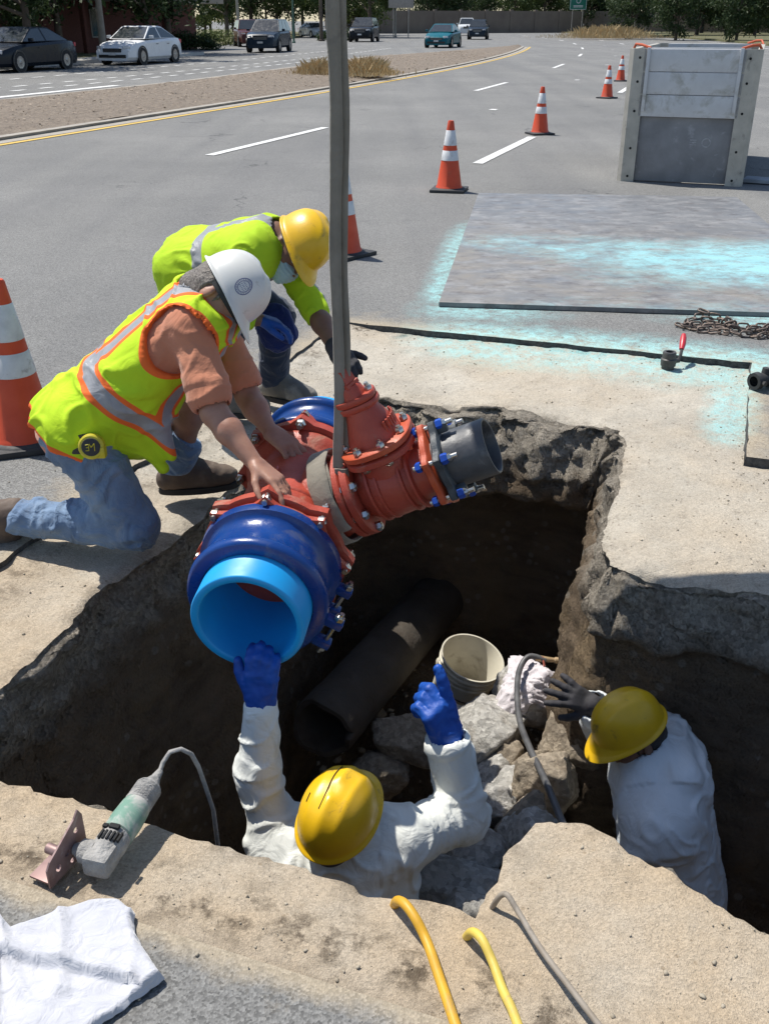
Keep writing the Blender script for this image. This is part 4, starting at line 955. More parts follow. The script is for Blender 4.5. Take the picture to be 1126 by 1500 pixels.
def on_floor():
    a, b = rg.uniform(-1.7, -.35), rg.uniform(1.5, 4.2); return (*xy(a, b), float(floor_z(a, b))+.005)
crumbs(1600, on_ring, .0014, .006); crumbs(600, on_road, .0012, .005); crumbs(500, on_floor, .006, .04)
tag(obj('gravel', mesh_np('gravel', np.concatenate(pv), np.concatenate(pf), mk('crumbs', (.40, .35, .27), (.28, .24, .18), 30, .95), False)), 'loose crumbs of concrete and gravel scattered round the trench', 'gravel', None, 'stuff')

# rag, hose and nozzle on the chunk
M_RAG = cloth('rag', (.62, .58, .60), (.48, .44, .45), .5, 16, 300, .95, dirt=(.35, .30, .27))
x0, y0, z0_, _, sd, Rm, ax_ = ROCKS[1]
th = np.linspace(0, 2*math.pi, 97)[:-1]; rv = []; K = 26
cd = nrm((-.45, -.35, .82)); cu = nrm(np.cross(cd, (0, 1, 0))); cv_ = np.cross(cd, cu)
for k in range(K+1):
    for t in th:
        lim = 1.15+.28*math.sin(3*t+.5)+.12*math.sin(7*t); an = lim*k/K
        d = cd*math.cos(an)+(cu*math.cos(t)+cv_*math.sin(t))*math.sin(an); rv.append(d)
rv = np.array(rv); loc = rv @ Rm; sc = loc/np.array(ax_); ln = np.linalg.norm(sc, axis=1); dl = sc/ln[:, None]
rr_ = rock_r(dl, sd)/ln; fold = .006+.010*np.clip(ridge(rv*[6, 6, 3], 71), 0, 1)**2 + .004*fbm(rv*14, 2, 72)
rv = rv*(rr_+fold)[:, None]; n = len(th); idx = np.arange((K+1)*n).reshape(K+1, n); nx_ = np.roll(idx, -1, 1)
o = obj('rag', mesh_np('rag', rv, np.stack([idx[:-1], idx[1:], nx_[1:], nx_[:-1]], -1).reshape(-1, 4), M_RAG), None, (x0, y0, z0_)); tag(o, 'dirty white rag draped over a concrete chunk', 'rag')
hs = hose('water_hose', [(.69, 3.40, -.79), (.62, 3.41, -.775), (.575, 3.36, -.80), (.545, 3.22, -.80), (.53, 3.02, -.80), (.54, 2.80, -.76), (.56, 2.60, -.72), (.575, 2.38, -.68), (.585, 2.2, -.66), (.58, 1.95, -.72), (.5, 1.7, -.9)], .0125, M_HBLK, 'black hose running over the rubble to a nozzle on the rag', 'hose')
nz_ = empty('hose_nozzle', (.69, 3.40, -.79), label='small brass spray nozzle at the end of the black hose', cat='nozzle')
M_BRASS = mk('dirty_brass', (.36, .24, .12), (.42, .32, .2), 20, .5, .5)
m = MB(); m.lathe((.645, 3.41, -.785), nrm((1, -.1, -.05)), [(0, .013), (.02, .015), (.05, .012), (.08, .010), (.085, .014), (.10, .014), (.105, .008)], 16); m.build('barrel', M_BRASS, nz_)
m = MB(); m.tube([(.675, 3.405, -.775), (.68, 3.38, -.80), (.66, 3.37, -.84)], .005, 8); m.build('trigger', mk('nozzle_red', (.45, .12, .08), None, 9, .5), nz_)

# ------------------------------------------------------------------ bucket and old pipe
M_BUCK = mk('bucket_white', (.60, .565, .46), (.50, .465, .375), 6, .5, dirt=(.33, .29, .22), dsc=9, dth=.55)
bk = empty('bucket', (.40, 3.84, -1.38), label='dirty white plastic bucket tilted on the rubble in the trench', cat='bucket')
bo = np.array((.335, 3.90, -1.44)); bax = nrm((-.10, -.22, .97)); bax = nrm((.24, -.17, .95))
m = MB(); m.lathe(bo, bax, [(.004, .10), (0, .12), (.006, .128), (.27, .142), (.275, .150), (.283, .150), (.287, .143), (.30, .144), (.304, .153), (.312, .153), (.316, .145), (.33, .146), (.334, .157), (.342, .157), (.346, .148), (.362, .149), (.366, .158), (.372, .158), (.372, .150), (.36, .146), (.02, .125), (.016, .05)], 56, 0, False); m.build('shell', M_BUCK, bk, 50)
m = MB(); m.lathe(bo, bax, [(.016, .126), (.02, .126)], 40); m.build('bottom', M_BUCK, bk)
bx_ = nrm(np.cross(bax, (0, 1, 0))); by_ = np.cross(bax, bx_)
m = MB(); q0 = bo+bax*.295
m.tube([q0 + .16*(bx_*math.cos(a)-by_*math.sin(a)*1.0)*1.0 - bax*.075*math.sin(a)**1 for a in np.linspace(0, math.pi, 24)] if by_[1] > 0 else [q0 + .16*(bx_*math.cos(a)+by_*math.sin(a)) - bax*.075*math.sin(a) for a in np.linspace(0, math.pi, 24)], .0028, 6); m.build('bail_wire', M_CAST, bk)
for s in (-1, 1):
    m = MB(); m.lathe(q0+bx_*s*.145, bx_*s, [(0, .022), (.012, .02), (.016, .012)], 14); m.build('bail_ear', M_BUCK, bk)
M_OLD = mk('old_pipe', (.045, .037, .029), (.075, .063, .05), 7, .9, bmp=.6, bs_=30, bd=.01, dirt=(.05, .038, .027), dsc=5, dth=.48)
pa0 = np.array((*xy(-1.42, 3.16), -1.20)); pa1 = np.array((*xy(-1.28, 4.6), -1.3)); ax = nrm(pa1-pa0); Lp = np.linalg.norm(pa1-pa0)
m = MB(); seg = 64; tq = nrm(np.cross(ax, (0, 0, 1))); bq = np.cross(ax, tq); jag = [0 + .035*vnoise(np.array([[j*.12, 0, 1.]]), 5)[0] for j in range(seg)]
def cring(d, r, jg): return [pa0 + ax*(d+jg*jag[j]) + r*(tq*math.cos(2*math.pi*j/seg)+bq*math.sin(2*math.pi*j/seg)) for j in range(seg)]
m.rings([cring(.6, .12, 0), cring(.01, .12, 1), cring(0, .125, 1), cring(0, .148, 1), cring(.01, .153, 1), cring(.16, .153, .4), cring(.165, .149, .3), cring(Lp, .151, 0)], 0, True, False, False)
o = m.build('old_pipe', M_OLD, None, 50); c = pa0.copy(); o.data.transform(Matrix.Translation(-V(c))); o.location = c
tag(o, 'old grey water main with a cut end at the bottom of the trench', 'pipe')
# ------------------------------------------------------------------ people: smooth-blended bodies and clothes
def cap(p, q, r0, r1, k=None): return ('c', np.array(p, float), np.array(q, float), r0, r1, k)
def ell(c, axes, r, k=None): return ('e', np.array(c, float), np.array(axes, float), np.array(r, float), k)
def inf(prims, d):
    o = []
    for p in prims:
        o.append(('c', p[1], p[2], p[3]+d, p[4]+d, p[5]) if p[0] == 'c' else ('e', p[1], p[2], p[3]+d, p[4]))
    return o
def pd_eval(p, X, Y, Z):
    if p[0] == 'c':
        a, b = p[1], p[2]; d = b-a; L2 = max(float(d @ d), 1e-9)
        t = np.clip(((X-a[0])*d[0]+(Y-a[1])*d[1]+(Z-a[2])*d[2])/L2, 0, 1)
        return np.sqrt((X-a[0]-t*d[0])**2+(Y-a[1]-t*d[1])**2+(Z-a[2]-t*d[2])**2) - (p[3]+(p[4]-p[3])*t)
    c, A, r = p[1], p[2], p[3]; x, y, z = X-c[0], Y-c[1], Z-c[2]
    q = [(x*A[i, 0]+y*A[i, 1]+z*A[i, 2]) for i in range(3)]
    k0 = np.sqrt(sum((q[i]/r[i])**2 for i in range(3))); k1 = np.sqrt(sum((q[i]/r[i]**2)**2 for i in range(3)))
    return k0*(k0-1)/np.maximum(k1, 1e-6)
def pbox(p):
    if p[0] == 'c':
        r = max(p[3], p[4]); return np.minimum(p[1], p[2])-r, np.maximum(p[1], p[2])+r
    r = p[3].max(); return p[1]-r, p[1]+r
def sdf_mesh(prims, vox=.007, k=.03, cuts=(), subs=(), disp=None):
    bb = [pbox(p) for p in prims]; lo = np.min([b[0] for b in bb], 0)-k-4*vox; hi = np.max([b[1] for b in bb], 0)+k+4*vox
    n = np.ceil((hi-lo)/vox).astype(int)+1; F = np.full(tuple(n), .3, np.float32)
    gx = [lo[i]+vox*np.arange(n[i]) for i in range(3)]
    def sub(b0, b1, mar):
        i0 = np.clip(((b0-mar-lo)/vox).astype(int), 0, n-1); i1 = np.clip(((b1+mar-lo)/vox).astype(int)+2, 1, n)
        s = tuple(slice(i0[i], i1[i]) for i in range(3))
        return s, gx[0][s[0]][:, None, None], gx[1][s[1]][None, :, None], gx[2][s[2]][None, None, :]
    for p, b in zip(prims, bb):
        kk = p[-1] if p[-1] is not None else k
        s, X, Y, Z = sub(b[0], b[1], kk+3*vox); d = pd_eval(p, X, Y, Z); f = F[s]
        h = np.clip(.5+.5*(f-d)/kk, 0, 1); F[s] = f*(1-h)+d*h-kk*h*(1-h)
    Xa, Ya, Za = gx[0][:, None, None], gx[1][None, :, None], gx[2][None, None, :]
    for p in subs:
        b = pbox(p); s, X, Y, Z = sub(b[0], b[1], .02); F[s] = np.maximum(F[s], -pd_eval(p, X, Y, Z))
    for pt, nr in cuts:
        F = np.maximum(F, ((Xa-pt[0])*nr[0]+(Ya-pt[1])*nr[1]+(Za-pt[2])*nr[2]).astype(np.float32))
    S = F < 0; cell = np.zeros(tuple(n-1), np.int8)
    for dx in (0, 1):
        for dy in (0, 1):
            for dz in (0, 1): cell += S[dx:n[0]-1+dx, dy:n[1]-1+dy, dz:n[2]-1+dz]
    I = np.argwhere((cell > 0) & (cell < 8)); ids = np.full(tuple(n-1), -1, np.int32); ids[tuple(I.T)] = np.arange(len(I))
    acc = np.zeros((len(I), 3)); cnt_ = np.zeros(len(I)); corners = [(x, y, z) for x in (0, 1) for y in (0, 1) for z in (0, 1)]
    val = {c: F[I[:, 0]+c[0], I[:, 1]+c[1], I[:, 2]+c[2]] for c in corners}
    for c in corners:
        for a in range(3):
            if c[a] == 0:
                e = list(c); e[a] = 1; e = tuple(e); f0, f1 = val[c], val[e]; m = (f0 < 0) != (f1 < 0)
                t = f0[m]/(f0[m]-f1[m]); q = np.tile(np.array(c, float), (m.sum(), 1)); q[:, a] += t; acc[m] += q; cnt_[m] += 1
    v = lo + vox*(I + acc/cnt_[:, None]); faces = []
    for a in range(3):
        s0 = [slice(None)]*3; s1 = [slice(None)]*3; s0[a] = slice(0, -1); s1[a] = slice(1, None)
        A, B = S[tuple(s0)], S[tuple(s1)]; E_ = np.argwhere(A != B); b, c = (a+1) % 3, (a+2) % 3
        E_ = E_[(E_[:, b] > 0) & (E_[:, c] > 0) & (E_[:, b] < n[b]-1) & (E_[:, c] < n[c]-1)]
        fl = A[tuple(E_.T)]; qd = []
        for db, dc in ((1, 1), (0, 1), (0, 0), (1, 0)):
            e = E_.copy(); e[:, b] -= db; e[:, c] -= dc; qd.append(ids[tuple(e.T)])
        qd = np.stack(qd, -1); qd[~fl] = qd[~fl][:, ::-1]; faces.append(qd)
    f = np.concatenate(faces); f = f[(f >= 0).all(1)]
    if disp is not None: v = v + vnormals(v, f)*disp(v)[:, None]
    return v, f
def vnormals(v, f):
    nr = np.cross(v[f[:, 2]]-v[f[:, 0]], v[f[:, 3]]-v[f[:, 1]]); o = np.zeros_like(v)
    for i in range(4): np.add.at(o, f[:, i], nr)
    return o/np.maximum(np.linalg.norm(o, axis=1), 1e-9)[:, None]
def folds(amp, sc, seed, stretch=(1, 1, 1), fine=.25):
    st = np.array(stretch)
    def d(v):
        w = v*sc*st; w = w + .55*np.stack([vnoise(v*sc*.7+9, seed+5), vnoise(v*sc*.7+19, seed+6), vnoise(v*sc*.7+29, seed+7)], -1)
        return amp*(np.clip(ridge(w, seed), -1, 1)*.6+.4*np.clip(ridge(w*1.9+4, seed+1), -1, 1)-.3) + amp*fine*fbm(v*sc*5, 2, seed+2)
    return d
def limb_folds(segs, amp, sc=4., al=15., seed=0, big=.6):
    def d(v):
        best = np.full(len(v), 9.); ax = np.zeros_like(v)
        for p, q in segs:
            p = np.array(p, float); q = np.array(q, float); e = q-p; L_ = np.linalg.norm(e); t = np.clip(((v-p) @ e)/L_**2, 0, 1); dd = np.linalg.norm(v-p-t[:, None]*e, axis=1); m = dd < best; best[m] = dd[m]; ax[m] = e/L_
        w = v*sc + ax*((v*ax).sum(1)*al)[:, None] + .8*np.stack([vnoise(v*7+9, seed+5), vnoise(v*7+19, seed+6), vnoise(v*7+29, seed+7)], -1)
        r = np.exp(-(vnoise(w, seed)/.20)**2); r2 = np.exp(-(vnoise(v*5+.7*vnoise(v*6, seed+3)[:, None]+31, seed+1)/.13)**2)
        soft = fbm(v*5, 2, seed+8)
        return amp*(r*.55*(.4+.6*np.clip(vnoise(v*4, seed+9)+.5, 0, 1))+r2*big*.55+soft*.5-.3)
    return d
def seglist(J): return [(J[a+s], J[b+s]) for s in 'LR' for a, b in (('sh', 'elb'), ('elb', 'wr'), ('hip', 'knee'), ('knee', 'ank'))]+[((np.array(J['hipR'])+np.array(J['hipL']))/2, J['neck'])]
def hand(w, fwd, pal, side, curl, s=1., spread=.10, thumb=(.75, .55, .25)):
    """wrist, pointing direction, palm normal, +1/-1 thumb side, curl of four fingers (radians per joint)"""
    w = np.array(w, float); f = nrm(fwd); p = nrm(np.array(pal)-f*np.dot(pal, f)); lat = np.cross(f, p)*side; o = []
    for i in range(4):
        of = (.030-.0205*i)*s; kn = w + f*(.092-.006*abs(i-1))*s + lat*of
        o.append(cap(w+f*.012*s+lat*of*.65, kn, .017*s, .0125*s, .014)); d = nrm(f + lat*spread*(1.5-i)*.9); q = kn; L = (.98, 1.06, 1.0, .8)[i]
        for j, (ln, r0, r1) in enumerate(((.045, .0105, .0098), (.028, .0098, .0088), (.021, .0088, .0072))):
            an = curl[i] if not hasattr(curl[i], '__len__') else curl[i][j]
            pr = nrm(p - d*np.dot(p, d)) if abs(np.dot(p, d)) < .99 else -f; nd = d*math.cos(an)+pr*math.sin(an); p_next = pr*math.cos(an)-d*math.sin(an)
            e = q + nd*ln*L*s; o.append(cap(q, e, r0*s, r1*s, .004)); q = e; d = nd
            p = p_next
        p = nrm(np.array(pal)-f*np.dot(pal, f))
    b = w + f*.025*s + lat*.024*s + p*.006*s; td = nrm(lat*thumb[0]+f*thumb[1]+p*thumb[2]); m_ = b+td*.042*s
    o.append(cap(b, m_, .017*s, .0125*s, .012)); t2 = nrm(td*.75+f*.55+p*.15); e = m_+t2*.032*s; o.append(cap(m_, e, .0120*s, .0105*s, .004)); e2 = e+nrm(t2*.8+f*.4+p*.1)*.025*s; o.append(cap(e, e2, .0105*s, .0085*s, .004))
    return o
def head_prims(c, f, u):
    c = np.array(c, float); f = nrm(f); u = nrm(np.array(u)-f*np.dot(u, f)); s = np.cross(f, u); A = [f, s, u]
    o = [ell(c+u*.012, A, (.098, .077, .100)), ell(c+f*.030-u*.052, A, (.066, .060, .066), .03), cap(c+f*.068-u*.088, c+f*.072-u*.092, .030, .028, .03),
         cap(c+f*.094-u*.002, c+f*.112-u*.036, .010, .0145, .012), cap(c+f*.096-u*.042-s*.012, c+f*.096-u*.042+s*.012, .010, .010, .01),
         cap(c+f*.082+u*.02-s*.035, c+f*.082+u*.02+s*.035, .016, .016, .015), cap(c+f*.088-u*.064-s*.02, c+f*.088-u*.064+s*.02, .009, .009, .008)]
    for k in (-1, 1): o += [ell(c+s*k*.079-f*.008-u*.012, [nrm(f+s*k*.5), nrm(s*k-f*.5), u], (.021, .009, .033), .006), cap(c+f*.05-u*.03+s*k*.045, c+f*.06-u*.035+s*k*.04, .026, .024, .02)]
    return o, (c, f, u, s)
HAT = None
def hat_verts(vis=.05, flare=.012):
    """hard hat, x forward, z up, origin at the middle of the brim"""
    nth, nph = 72, 26; rings = []
    def outline(t, e): 
        x, y = math.cos(t), math.sin(t); return np.array((.137*x, .108*y))*(1+e)
    for i in range(nph+1):
        ph = (math.pi/2)*(1-i/nph); ring = []
        for j in range(nth):
            t = 2*math.pi*j/nth; r = math.cos(ph)**.82 if i < nph else 1; q = outline(t, 0)*r; z = .142*math.sin(ph)**.92
            if i > 0 and i < nph-3:
                rid = .0065*math.exp(-(q[1]/.016)**2)*(math.cos(t) > -2)*sm(i/nph, .02, .12)*(1-sm(i/nph, .72, .9)); side_ = .004*math.exp(-((abs(q[1])-.05)/.010)**2)*(1-sm(i/nph, .6, .8))
                z += rid+side_
            ring.append((q[0], q[1], z+.012))
        rings.append(ring)
    for e, z in ((.03, .006), (.075, .002), (.085, -.001)):
        ring = []
        for j in range(nth):
            t = 2*math.pi*j/nth; v = max(0, math.cos(t))**1.6; q = outline(t, e) + np.array((vis*v*(e/.085), 0)); ring.append((q[0], q[1], z - .022*v*(e/.085)))
        rings.append(ring)
    inner = []
    for ring, sc, dz in ((rings[-1], .992, -.003), (rings[-2], .985, -.003), (rings[nph-1], .955, -.002)): inner.append([(x*sc, y*sc, z+dz) for x, y, z in ring])
    for i in range(nph-2, 0, -3): inner.append([(x*.955, y*.955, z*.955) for x, y, z in rings[i]])
    m = MB(); m.rings(rings[1:]+inner, 0, True, True, True); return m
def add_hat(root, c, f, u, mat_, name='hard_hat', band=None, lift=.034, vis=.05, scale=1.):
    f = nrm(f); u = nrm(np.array(u)-f*np.dot(u, f)); s = np.cross(u, f); m = hat_verts(vis); c = np.array(c, float)+u*lift+f*.004
    R_ = np.array([f, s, u]); m.v = [tuple(c + (np.array(q)*scale) @ R_) for q in m.v]
    h = m.build(name, mat_, root, 50)
    b = MB(); b.rings([[c + u*z + (f*.108*k*math.cos(t)+s*.088*k*math.sin(t)) for t in [2*math.pi*j/40 for j in range(40)]] for z, k in ((-.022, 1.0), (-.022, .97), (.012, .97), (.012, 1.0), (-.022, 1.0))], 0, True, False, False)
    b.build('headband', M_RUB, h, 50)
    return h, c, R_
M_SKIN = None
def mat_skin(name, c1, c2):
    m, nt, bs = newmat(name); co = coord(nt)
    col = mix(nt, ramp(nt, noise(nt, co, 14, 5, .6), [(.3, 0), (.7, 1)]), c1, c2); col = mix(nt, ramp(nt, noise(nt, co, 60, 4, .6), [(.55, 0), (.75, .4)]), col, tuple(x*.62 for x in c1))
    put(nt, bs, col, .5); bs.inputs['Subsurface Weight'].default_value = .08; bs.inputs['Subsurface Radius'].default_value = (.02, .008, .004); bs.inputs['Subsurface Scale'].default_value = .3
    bump(nt, bs, noise(nt, co, 160, 3, .6), .2, .002); return m
def mat_hair(name, c1, c2):
    m, nt, bs = newmat(name); co = coord(nt); mp = node(nt, 'ShaderNodeMapping'); mp.inputs['Scale'].default_value = (1, 1, .25); nt.links.new(co, mp.inputs[0])
    put(nt, bs, mix(nt, ramp(nt, noise(nt, mp.outputs[0], 190, 3, .6), [(.35, 0), (.65, 1)]), c1, c2), .55); bump(nt, bs, noise(nt, mp.outputs[0], 170, 3, .6), .9, .006); return m
def mat_vest(name, base1, base2, silver, trim, w1, w2):
    m, nt, bs = newmat(name); co = coord(nt); b = attr(nt, 'band')
    col = mix(nt, ramp(nt, noise(nt, co, 5, 4, .6), [(.3, 0), (.7, 1)]), base1, base2)
    col = mix(nt, ramp(nt, noise(nt, co, 9, 6, .7), [(.62, 0), (.8, .5)]), col, tuple(x*.62 for x in base1))
    if trim: col = mix(nt, mth(nt, 'LESS_THAN', b, w2), col, trim)
    isv = mth(nt, 'LESS_THAN', b, w1); col = mix(nt, isv, col, mix(nt, noise(nt, co, 30, 4, .6), silver, tuple(x*.6 for x in silver)))
    if trim: col = mix(nt, mth(nt, 'LESS_THAN', attr(nt, 'edge'), .013), col, trim)
    put(nt, bs, col, mix(nt, isv, (.85,)*3, (.4,)*3)); bs.inputs['Specular IOR Level'].default_value = .3
    bump(nt, bs, noise(nt, co, 10, 3, .5, 1.2), .4, .02); bump(nt, bs, noise(nt, co, 420, 2, .5), .3, .002); return m
M_SK1 = mat_skin('skin_ruddy', (.40, .215, .145), (.29, .135, .09)); M_SK2 = mat_skin('skin_brown', (.22, .115, .07), (.18, .09, .055))
M_DENIM = cloth('denim_light', (.22, .31, .43), (.085, .14, .24), .8, 11, 380, .9, dirt=(.30, .32, .34))
M_DENIMD = cloth('denim_dark', (.030, .045, .085), (.02, .03, .06), .5, 12, 380, .9, dirt=(.10, .09, .085))
M_SALMON = cloth('shirt_salmon', (.52, .215, .125), (.45, .175, .10), .35, 10, 420, .9)
M_TYVEK = cloth('suit_white', (.76, .77, .72), (.70, .71, .65), .25, 16, 60, .6, dirt=(.50, .47, .36), sheen=0)
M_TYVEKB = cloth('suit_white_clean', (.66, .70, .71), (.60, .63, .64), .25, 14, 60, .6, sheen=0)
M_NITR = mk('nitrile_blue', (.012, .085, .40), (.01, .06, .31), 14, .48, bmp=.35, bs_=60, bd=.004, spec=.35)
M_GLV = mk('glove_black', (.025, .024, .026), (.05, .048, .055), 18, .8, bmp=.4)
M_BOOT = mk('boot_brown', (.075, .05, .038), (.13, .095, .07), 10, .75, bmp=.4, bs_=60, dirt=(.2, .16, .12), dsc=9, dth=.56)
M_BOOTG = mk('boot_grey', (.12, .115, .105), (.19, .18, .165), 10, .8, bmp=.4, bs_=60, dirt=(.3, .28, .25), dsc=9, dth=.5)
M_SOLE = mk('sole_dark', (.03, .028, .026), None, 8, .85)
M_HATY = mk('hat_yellow', (.78, .47, .010), (.70, .41, .010), 9, .36, bmp=.15, bs_=140, bd=.002, dirt=(.36, .22, .03), dsc=22, dth=.60)
M_HATY2 = mk('hat_yellow_scuffed', (.70, .43, .012), (.60, .36, .014), 9, .38, dirt=(.26, .16, .03), dsc=18, dth=.60)
M_HATW = mk('hat_white', (.66, .66, .63), (.60, .60, .57), 9, .36, dirt=(.44, .41, .36), dsc=20, dth=.60)
M_TRIMB = mk('slot_dark', (.06, .04, .01), None, 9, .8)
M_EYE = mk('eye_white', (.7, .68, .64), None, 5, .2); M_IRIS = mk('iris_dark', (.03, .02, .015), None, 5, .2)
M_LIME = (.46, .70, .012)
VEST = mat_vest('vest_lime', (.50, .72, .02), (.43, .64, .02), (.36, .37, .39), (.80, .15, .03), .026, .044)
HIVIS = mat_vest('shirt_lime', (.45, .66, .02), (.38, .58, .02), (.34, .35, .36), None, .026, .03)
def limbs(J, arm=1., leg=1.):
    P = {}
    for s in 'LR':
        if 'elb'+s in J: P['ua'+s] = [cap(J['sh'+s], J['elb'+s], .053*arm, .043*arm)]; P['fa'+s] = [cap(J['elb'+s], np.array(J['elb'+s])*.65+np.array(J['wr'+s])*.35, .042*arm, .043*arm), cap(np.array(J['elb'+s])*.65+np.array(J['wr'+s])*.35, J['wr'+s], .043*arm, .027*arm)]
        if 'knee'+s in J:
            kn, an = np.array(J['knee'+s]), np.array(J['ank'+s]); P['th'+s] = [cap(J['hip'+s], kn, .083*leg, .060*leg)]; P['ca'+s] = [cap(kn, kn*.65+an*.35, .058*leg, .057*leg), cap(kn*.65+an*.35, an, .056*leg, .040*leg)]
            P['ft'+s] = [cap(an, J['toe'+s], .042, .034)]
    sr, sl_, hr, hl = (np.array(J[k]) for k in ('shR', 'shL', 'hipR', 'hipL')); nk = np.array(J['neck']); hm = (hr+hl)/2; smid = (sr+sl_)/2
    P['to'] = [cap(hr, hl, .095, .095), cap(hr*.85+hm*.15, sr*.62+smid*.38, .098, .092), cap(hl*.85+hm*.15, sl_*.62+smid*.38, .098, .092), cap(hm, smid*.8+nk*.2, .112, .105), cap(sr, sl_, .062, .062), cap(smid, nk, .075, .058)]
    P['nk'] = [cap(nk, J['head'], .056, .054)]
    return P
def eyes(root, hf):
    c, f, u, s = hf
    for k in (-1, 1):
        m = MB(); m.sphere(c+f*.083+s*k*.031+u*.004, .0125, None, 0, 12, 8); m.sphere(c+f*.0915+s*k*.031+u*.003, .0055, None, 1, 10, 6); m.build('eye', [M_EYE, M_IRIS], root)
def boot(root, an, toe, mat_, up=(0, 0, 1), sole=True):
    an = np.array(an, float); toe = np.array(toe, float); up = nrm(up); f = toe-an; f = nrm(f-up*np.dot(f, up)); heel = an - f*.045 - up*.045
    s_ = np.cross(up, f); A = [f, s_, up]
    pr = [cap(an+up*.05, an-up*.01, .056, .056), cap(heel, an+f*.10-up*.052, .043, .046), ell(an+f*.155-up*.05, A, (.075, .050, .043)), cap(an+up*.02, an+f*.12-up*.03, .05, .036)]
    v, f_ = sdf_mesh(pr, .008, .03, cuts=[(an-up*.082, -up)], disp=folds(.003, 22, 3)); b = part(root, 'boot', v, f_, mat_)
    m = MB(); R = []
    for dz, k in ((-.078, .98), (-.092, 1.0), (-.102, .98)):
        R.append([an + up*dz + f*(.075+.158*k*math.cos(t)) + s_*(.050+.007*math.cos(t))*k*math.sin(t) for t in [2*math.pi*j/32 for j in range(32)]])
    m.rings(R); m.build('sole', M_SOLE, b, 40)
    return b

# ---- kneeling worker in the striped vest
J = dict(hipR=(-1.03, 3.01, .43), hipL=(-1.05, 3.19, .43), kneeR=(-.87, 2.99, .085), ankR=(-1.275, 3.03, .085), toeR=(-1.36, 3.04, .03), kneeL=(-.70, 3.36, .46), ankL=(-.80, 3.42, .105), toeL=(-.64, 3.46, .03),
         shR=(-.605, 2.965, .785), shL=(-.60, 3.27, .76), elbR=(-.53, 2.83, .56), wrR=(-.395, 2.715, .435), elbL=(-.47, 3.16, .49), wrL=(-.385, 3.03, .415), neck=(-.60, 3.10, .865), head=(-.535, 3.07, .865))
k1 = empty('person', (-.95, 3.1, -.04), label='kneeling person in white hard hat and lime vest with orange-edged silver stripes', cat='person')
P = limbs(J, .94); hf_, hu_ = (.49, -.37, -.78), (.87, .20, .45)
hp, hfr = head_prims(J['head'], hf_, hu_)
hR = hand(J['wrR'], nrm((.75, -.50, -.38)), nrm((-.35, -.1, -.9)), -1, [.25, .3, .35, .4], 1.0, .12, (.6, .6, .45)); hL = hand(J['wrL'], nrm((.70, -.50, -.32)), nrm((-.1, .2, -.95)), 1, [.35, .4, .45, .5], 1.0, .08)
body = P['to']+P['nk']+hp+sum([P[q+s] for q in ('ua', 'fa', 'th', 'ca', 'ft') for s in 'LR'], [])+hR+hL
v, f = sdf_mesh(body, .006, .028); part(k1, 'body', v, f, M_SK1)
eyes(k1, hfr); c, hf, hu, hs_ = hfr
v, f = sdf_mesh([ell(c+hu*.010-hf*.012, [hf, hs_, hu], (.098, .086, .106)), cap(c-hf*.06-hu*.05, c-hf*.045-hu*.08, .05, .045)], .005, .02, cuts=[(c+hf*.030, hf), (c-hu*.10-hf*.02, nrm(-hu+hf*.3))], subs=[ell(c+hs_*k*.084+hf*.0-hu*.016, [hf, hs_, hu], (.026, .02, .036)) for k in (-1, 1)], disp=lambda q: .004*fbm(q*60, 3, 4))
part(k1, 'hair', v, f, mat_hair('hair_grey', (.20, .175, .15), (.085, .07, .06)))
v, f = sdf_mesh([ell(c+hf*.034-hu*.066, [hf, hs_, hu], (.070, .066, .060)), cap(c+hf*.075-hu*.09, c+hf*.078-hu*.1, .034, .03)], .005, .02, cuts=[(c+hf*.02-hu*.035, nrm(hu-hf*.15)), (c-hf*.012, -hf)], disp=lambda q: .003*fbm(q*70, 3, 4))
part(k1, 'beard', v, f, mat_hair('beard_grey', (.15, .13, .115), (.07, .06, .05)))
torso_ax = nrm(np.array(J['neck'])-(np.array(J['hipR'])+np.array(J['hipL']))/2); tm = (np.array(J['hipR'])+np.array(J['hipL']))/2; side_ = nrm(np.array(J['shL'])-np.array(J['shR'])); fr = nrm(np.cross(side_, torso_ax)); 
if fr[2] > 0: fr = -fr                                            # chest faces the ground
elb, sh = np.array(J['elbR']), np.array(J['shR'])
def sleeve(s, t, d0, d1):
    a = np.array(J['sh'+s]); b = np.array(J['elb'+s]); e = a+(b-a)*t; return [cap(a, e, .053+d0, .046+d1)], (e, nrm(b-a))
sR, cR = sleeve('R', .80, .010, .024); sL, cL = sleeve('L', .80, .010, .024)
ghost = cap(np.array(J['shR']), np.array(J['shR']), .01, .01)
tor = inf(P['to'][:5], .012)+[cap(tm, tm-torso_ax*.06, .105, .11)]
v, f = sdf_mesh(tor+sR+sL, .007, .03, cuts=[], subs=[cap(cR[0]+cR[1]*.045, cR[0]+cR[1]*.2, .055, .10), cap(cL[0]+cL[1]*.045, cL[0]+cL[1]*.2, .055, .10)], disp=limb_folds(seglist(J), .010, 5, 14, 81))
part(k1, 'shirt', v, f, M_SALMON)
vp = inf(P['to'][:1], .046)+inf(P['to'][1:5], .032)+[cap(tm+torso_ax*.02+fr*.02, tm-torso_ax*.045, .140, .150), cap(tm+torso_ax*.30+fr*.09, tm+torso_ax*.10+fr*.14, .12, .11), cap(tm+torso_ax*.14+fr*.13-side_*.09, tm+torso_ax*.10+fr*.30-side_*.06, .055, .022), cap(tm+torso_ax*.26+fr*.11-side_*.10, tm+torso_ax*.16+fr*.30-side_*.08, .06, .022)]
arm_holes = [cap(np.array(J['sh'+s])-torso_ax*.045+sd*.055, np.array(J['sh'+s])+sd*.2-torso_ax*.06, .112, .15) for s, sd in (('R', -side_), ('L', side_))]
nkc = np.array(J['neck'])+torso_ax*.07
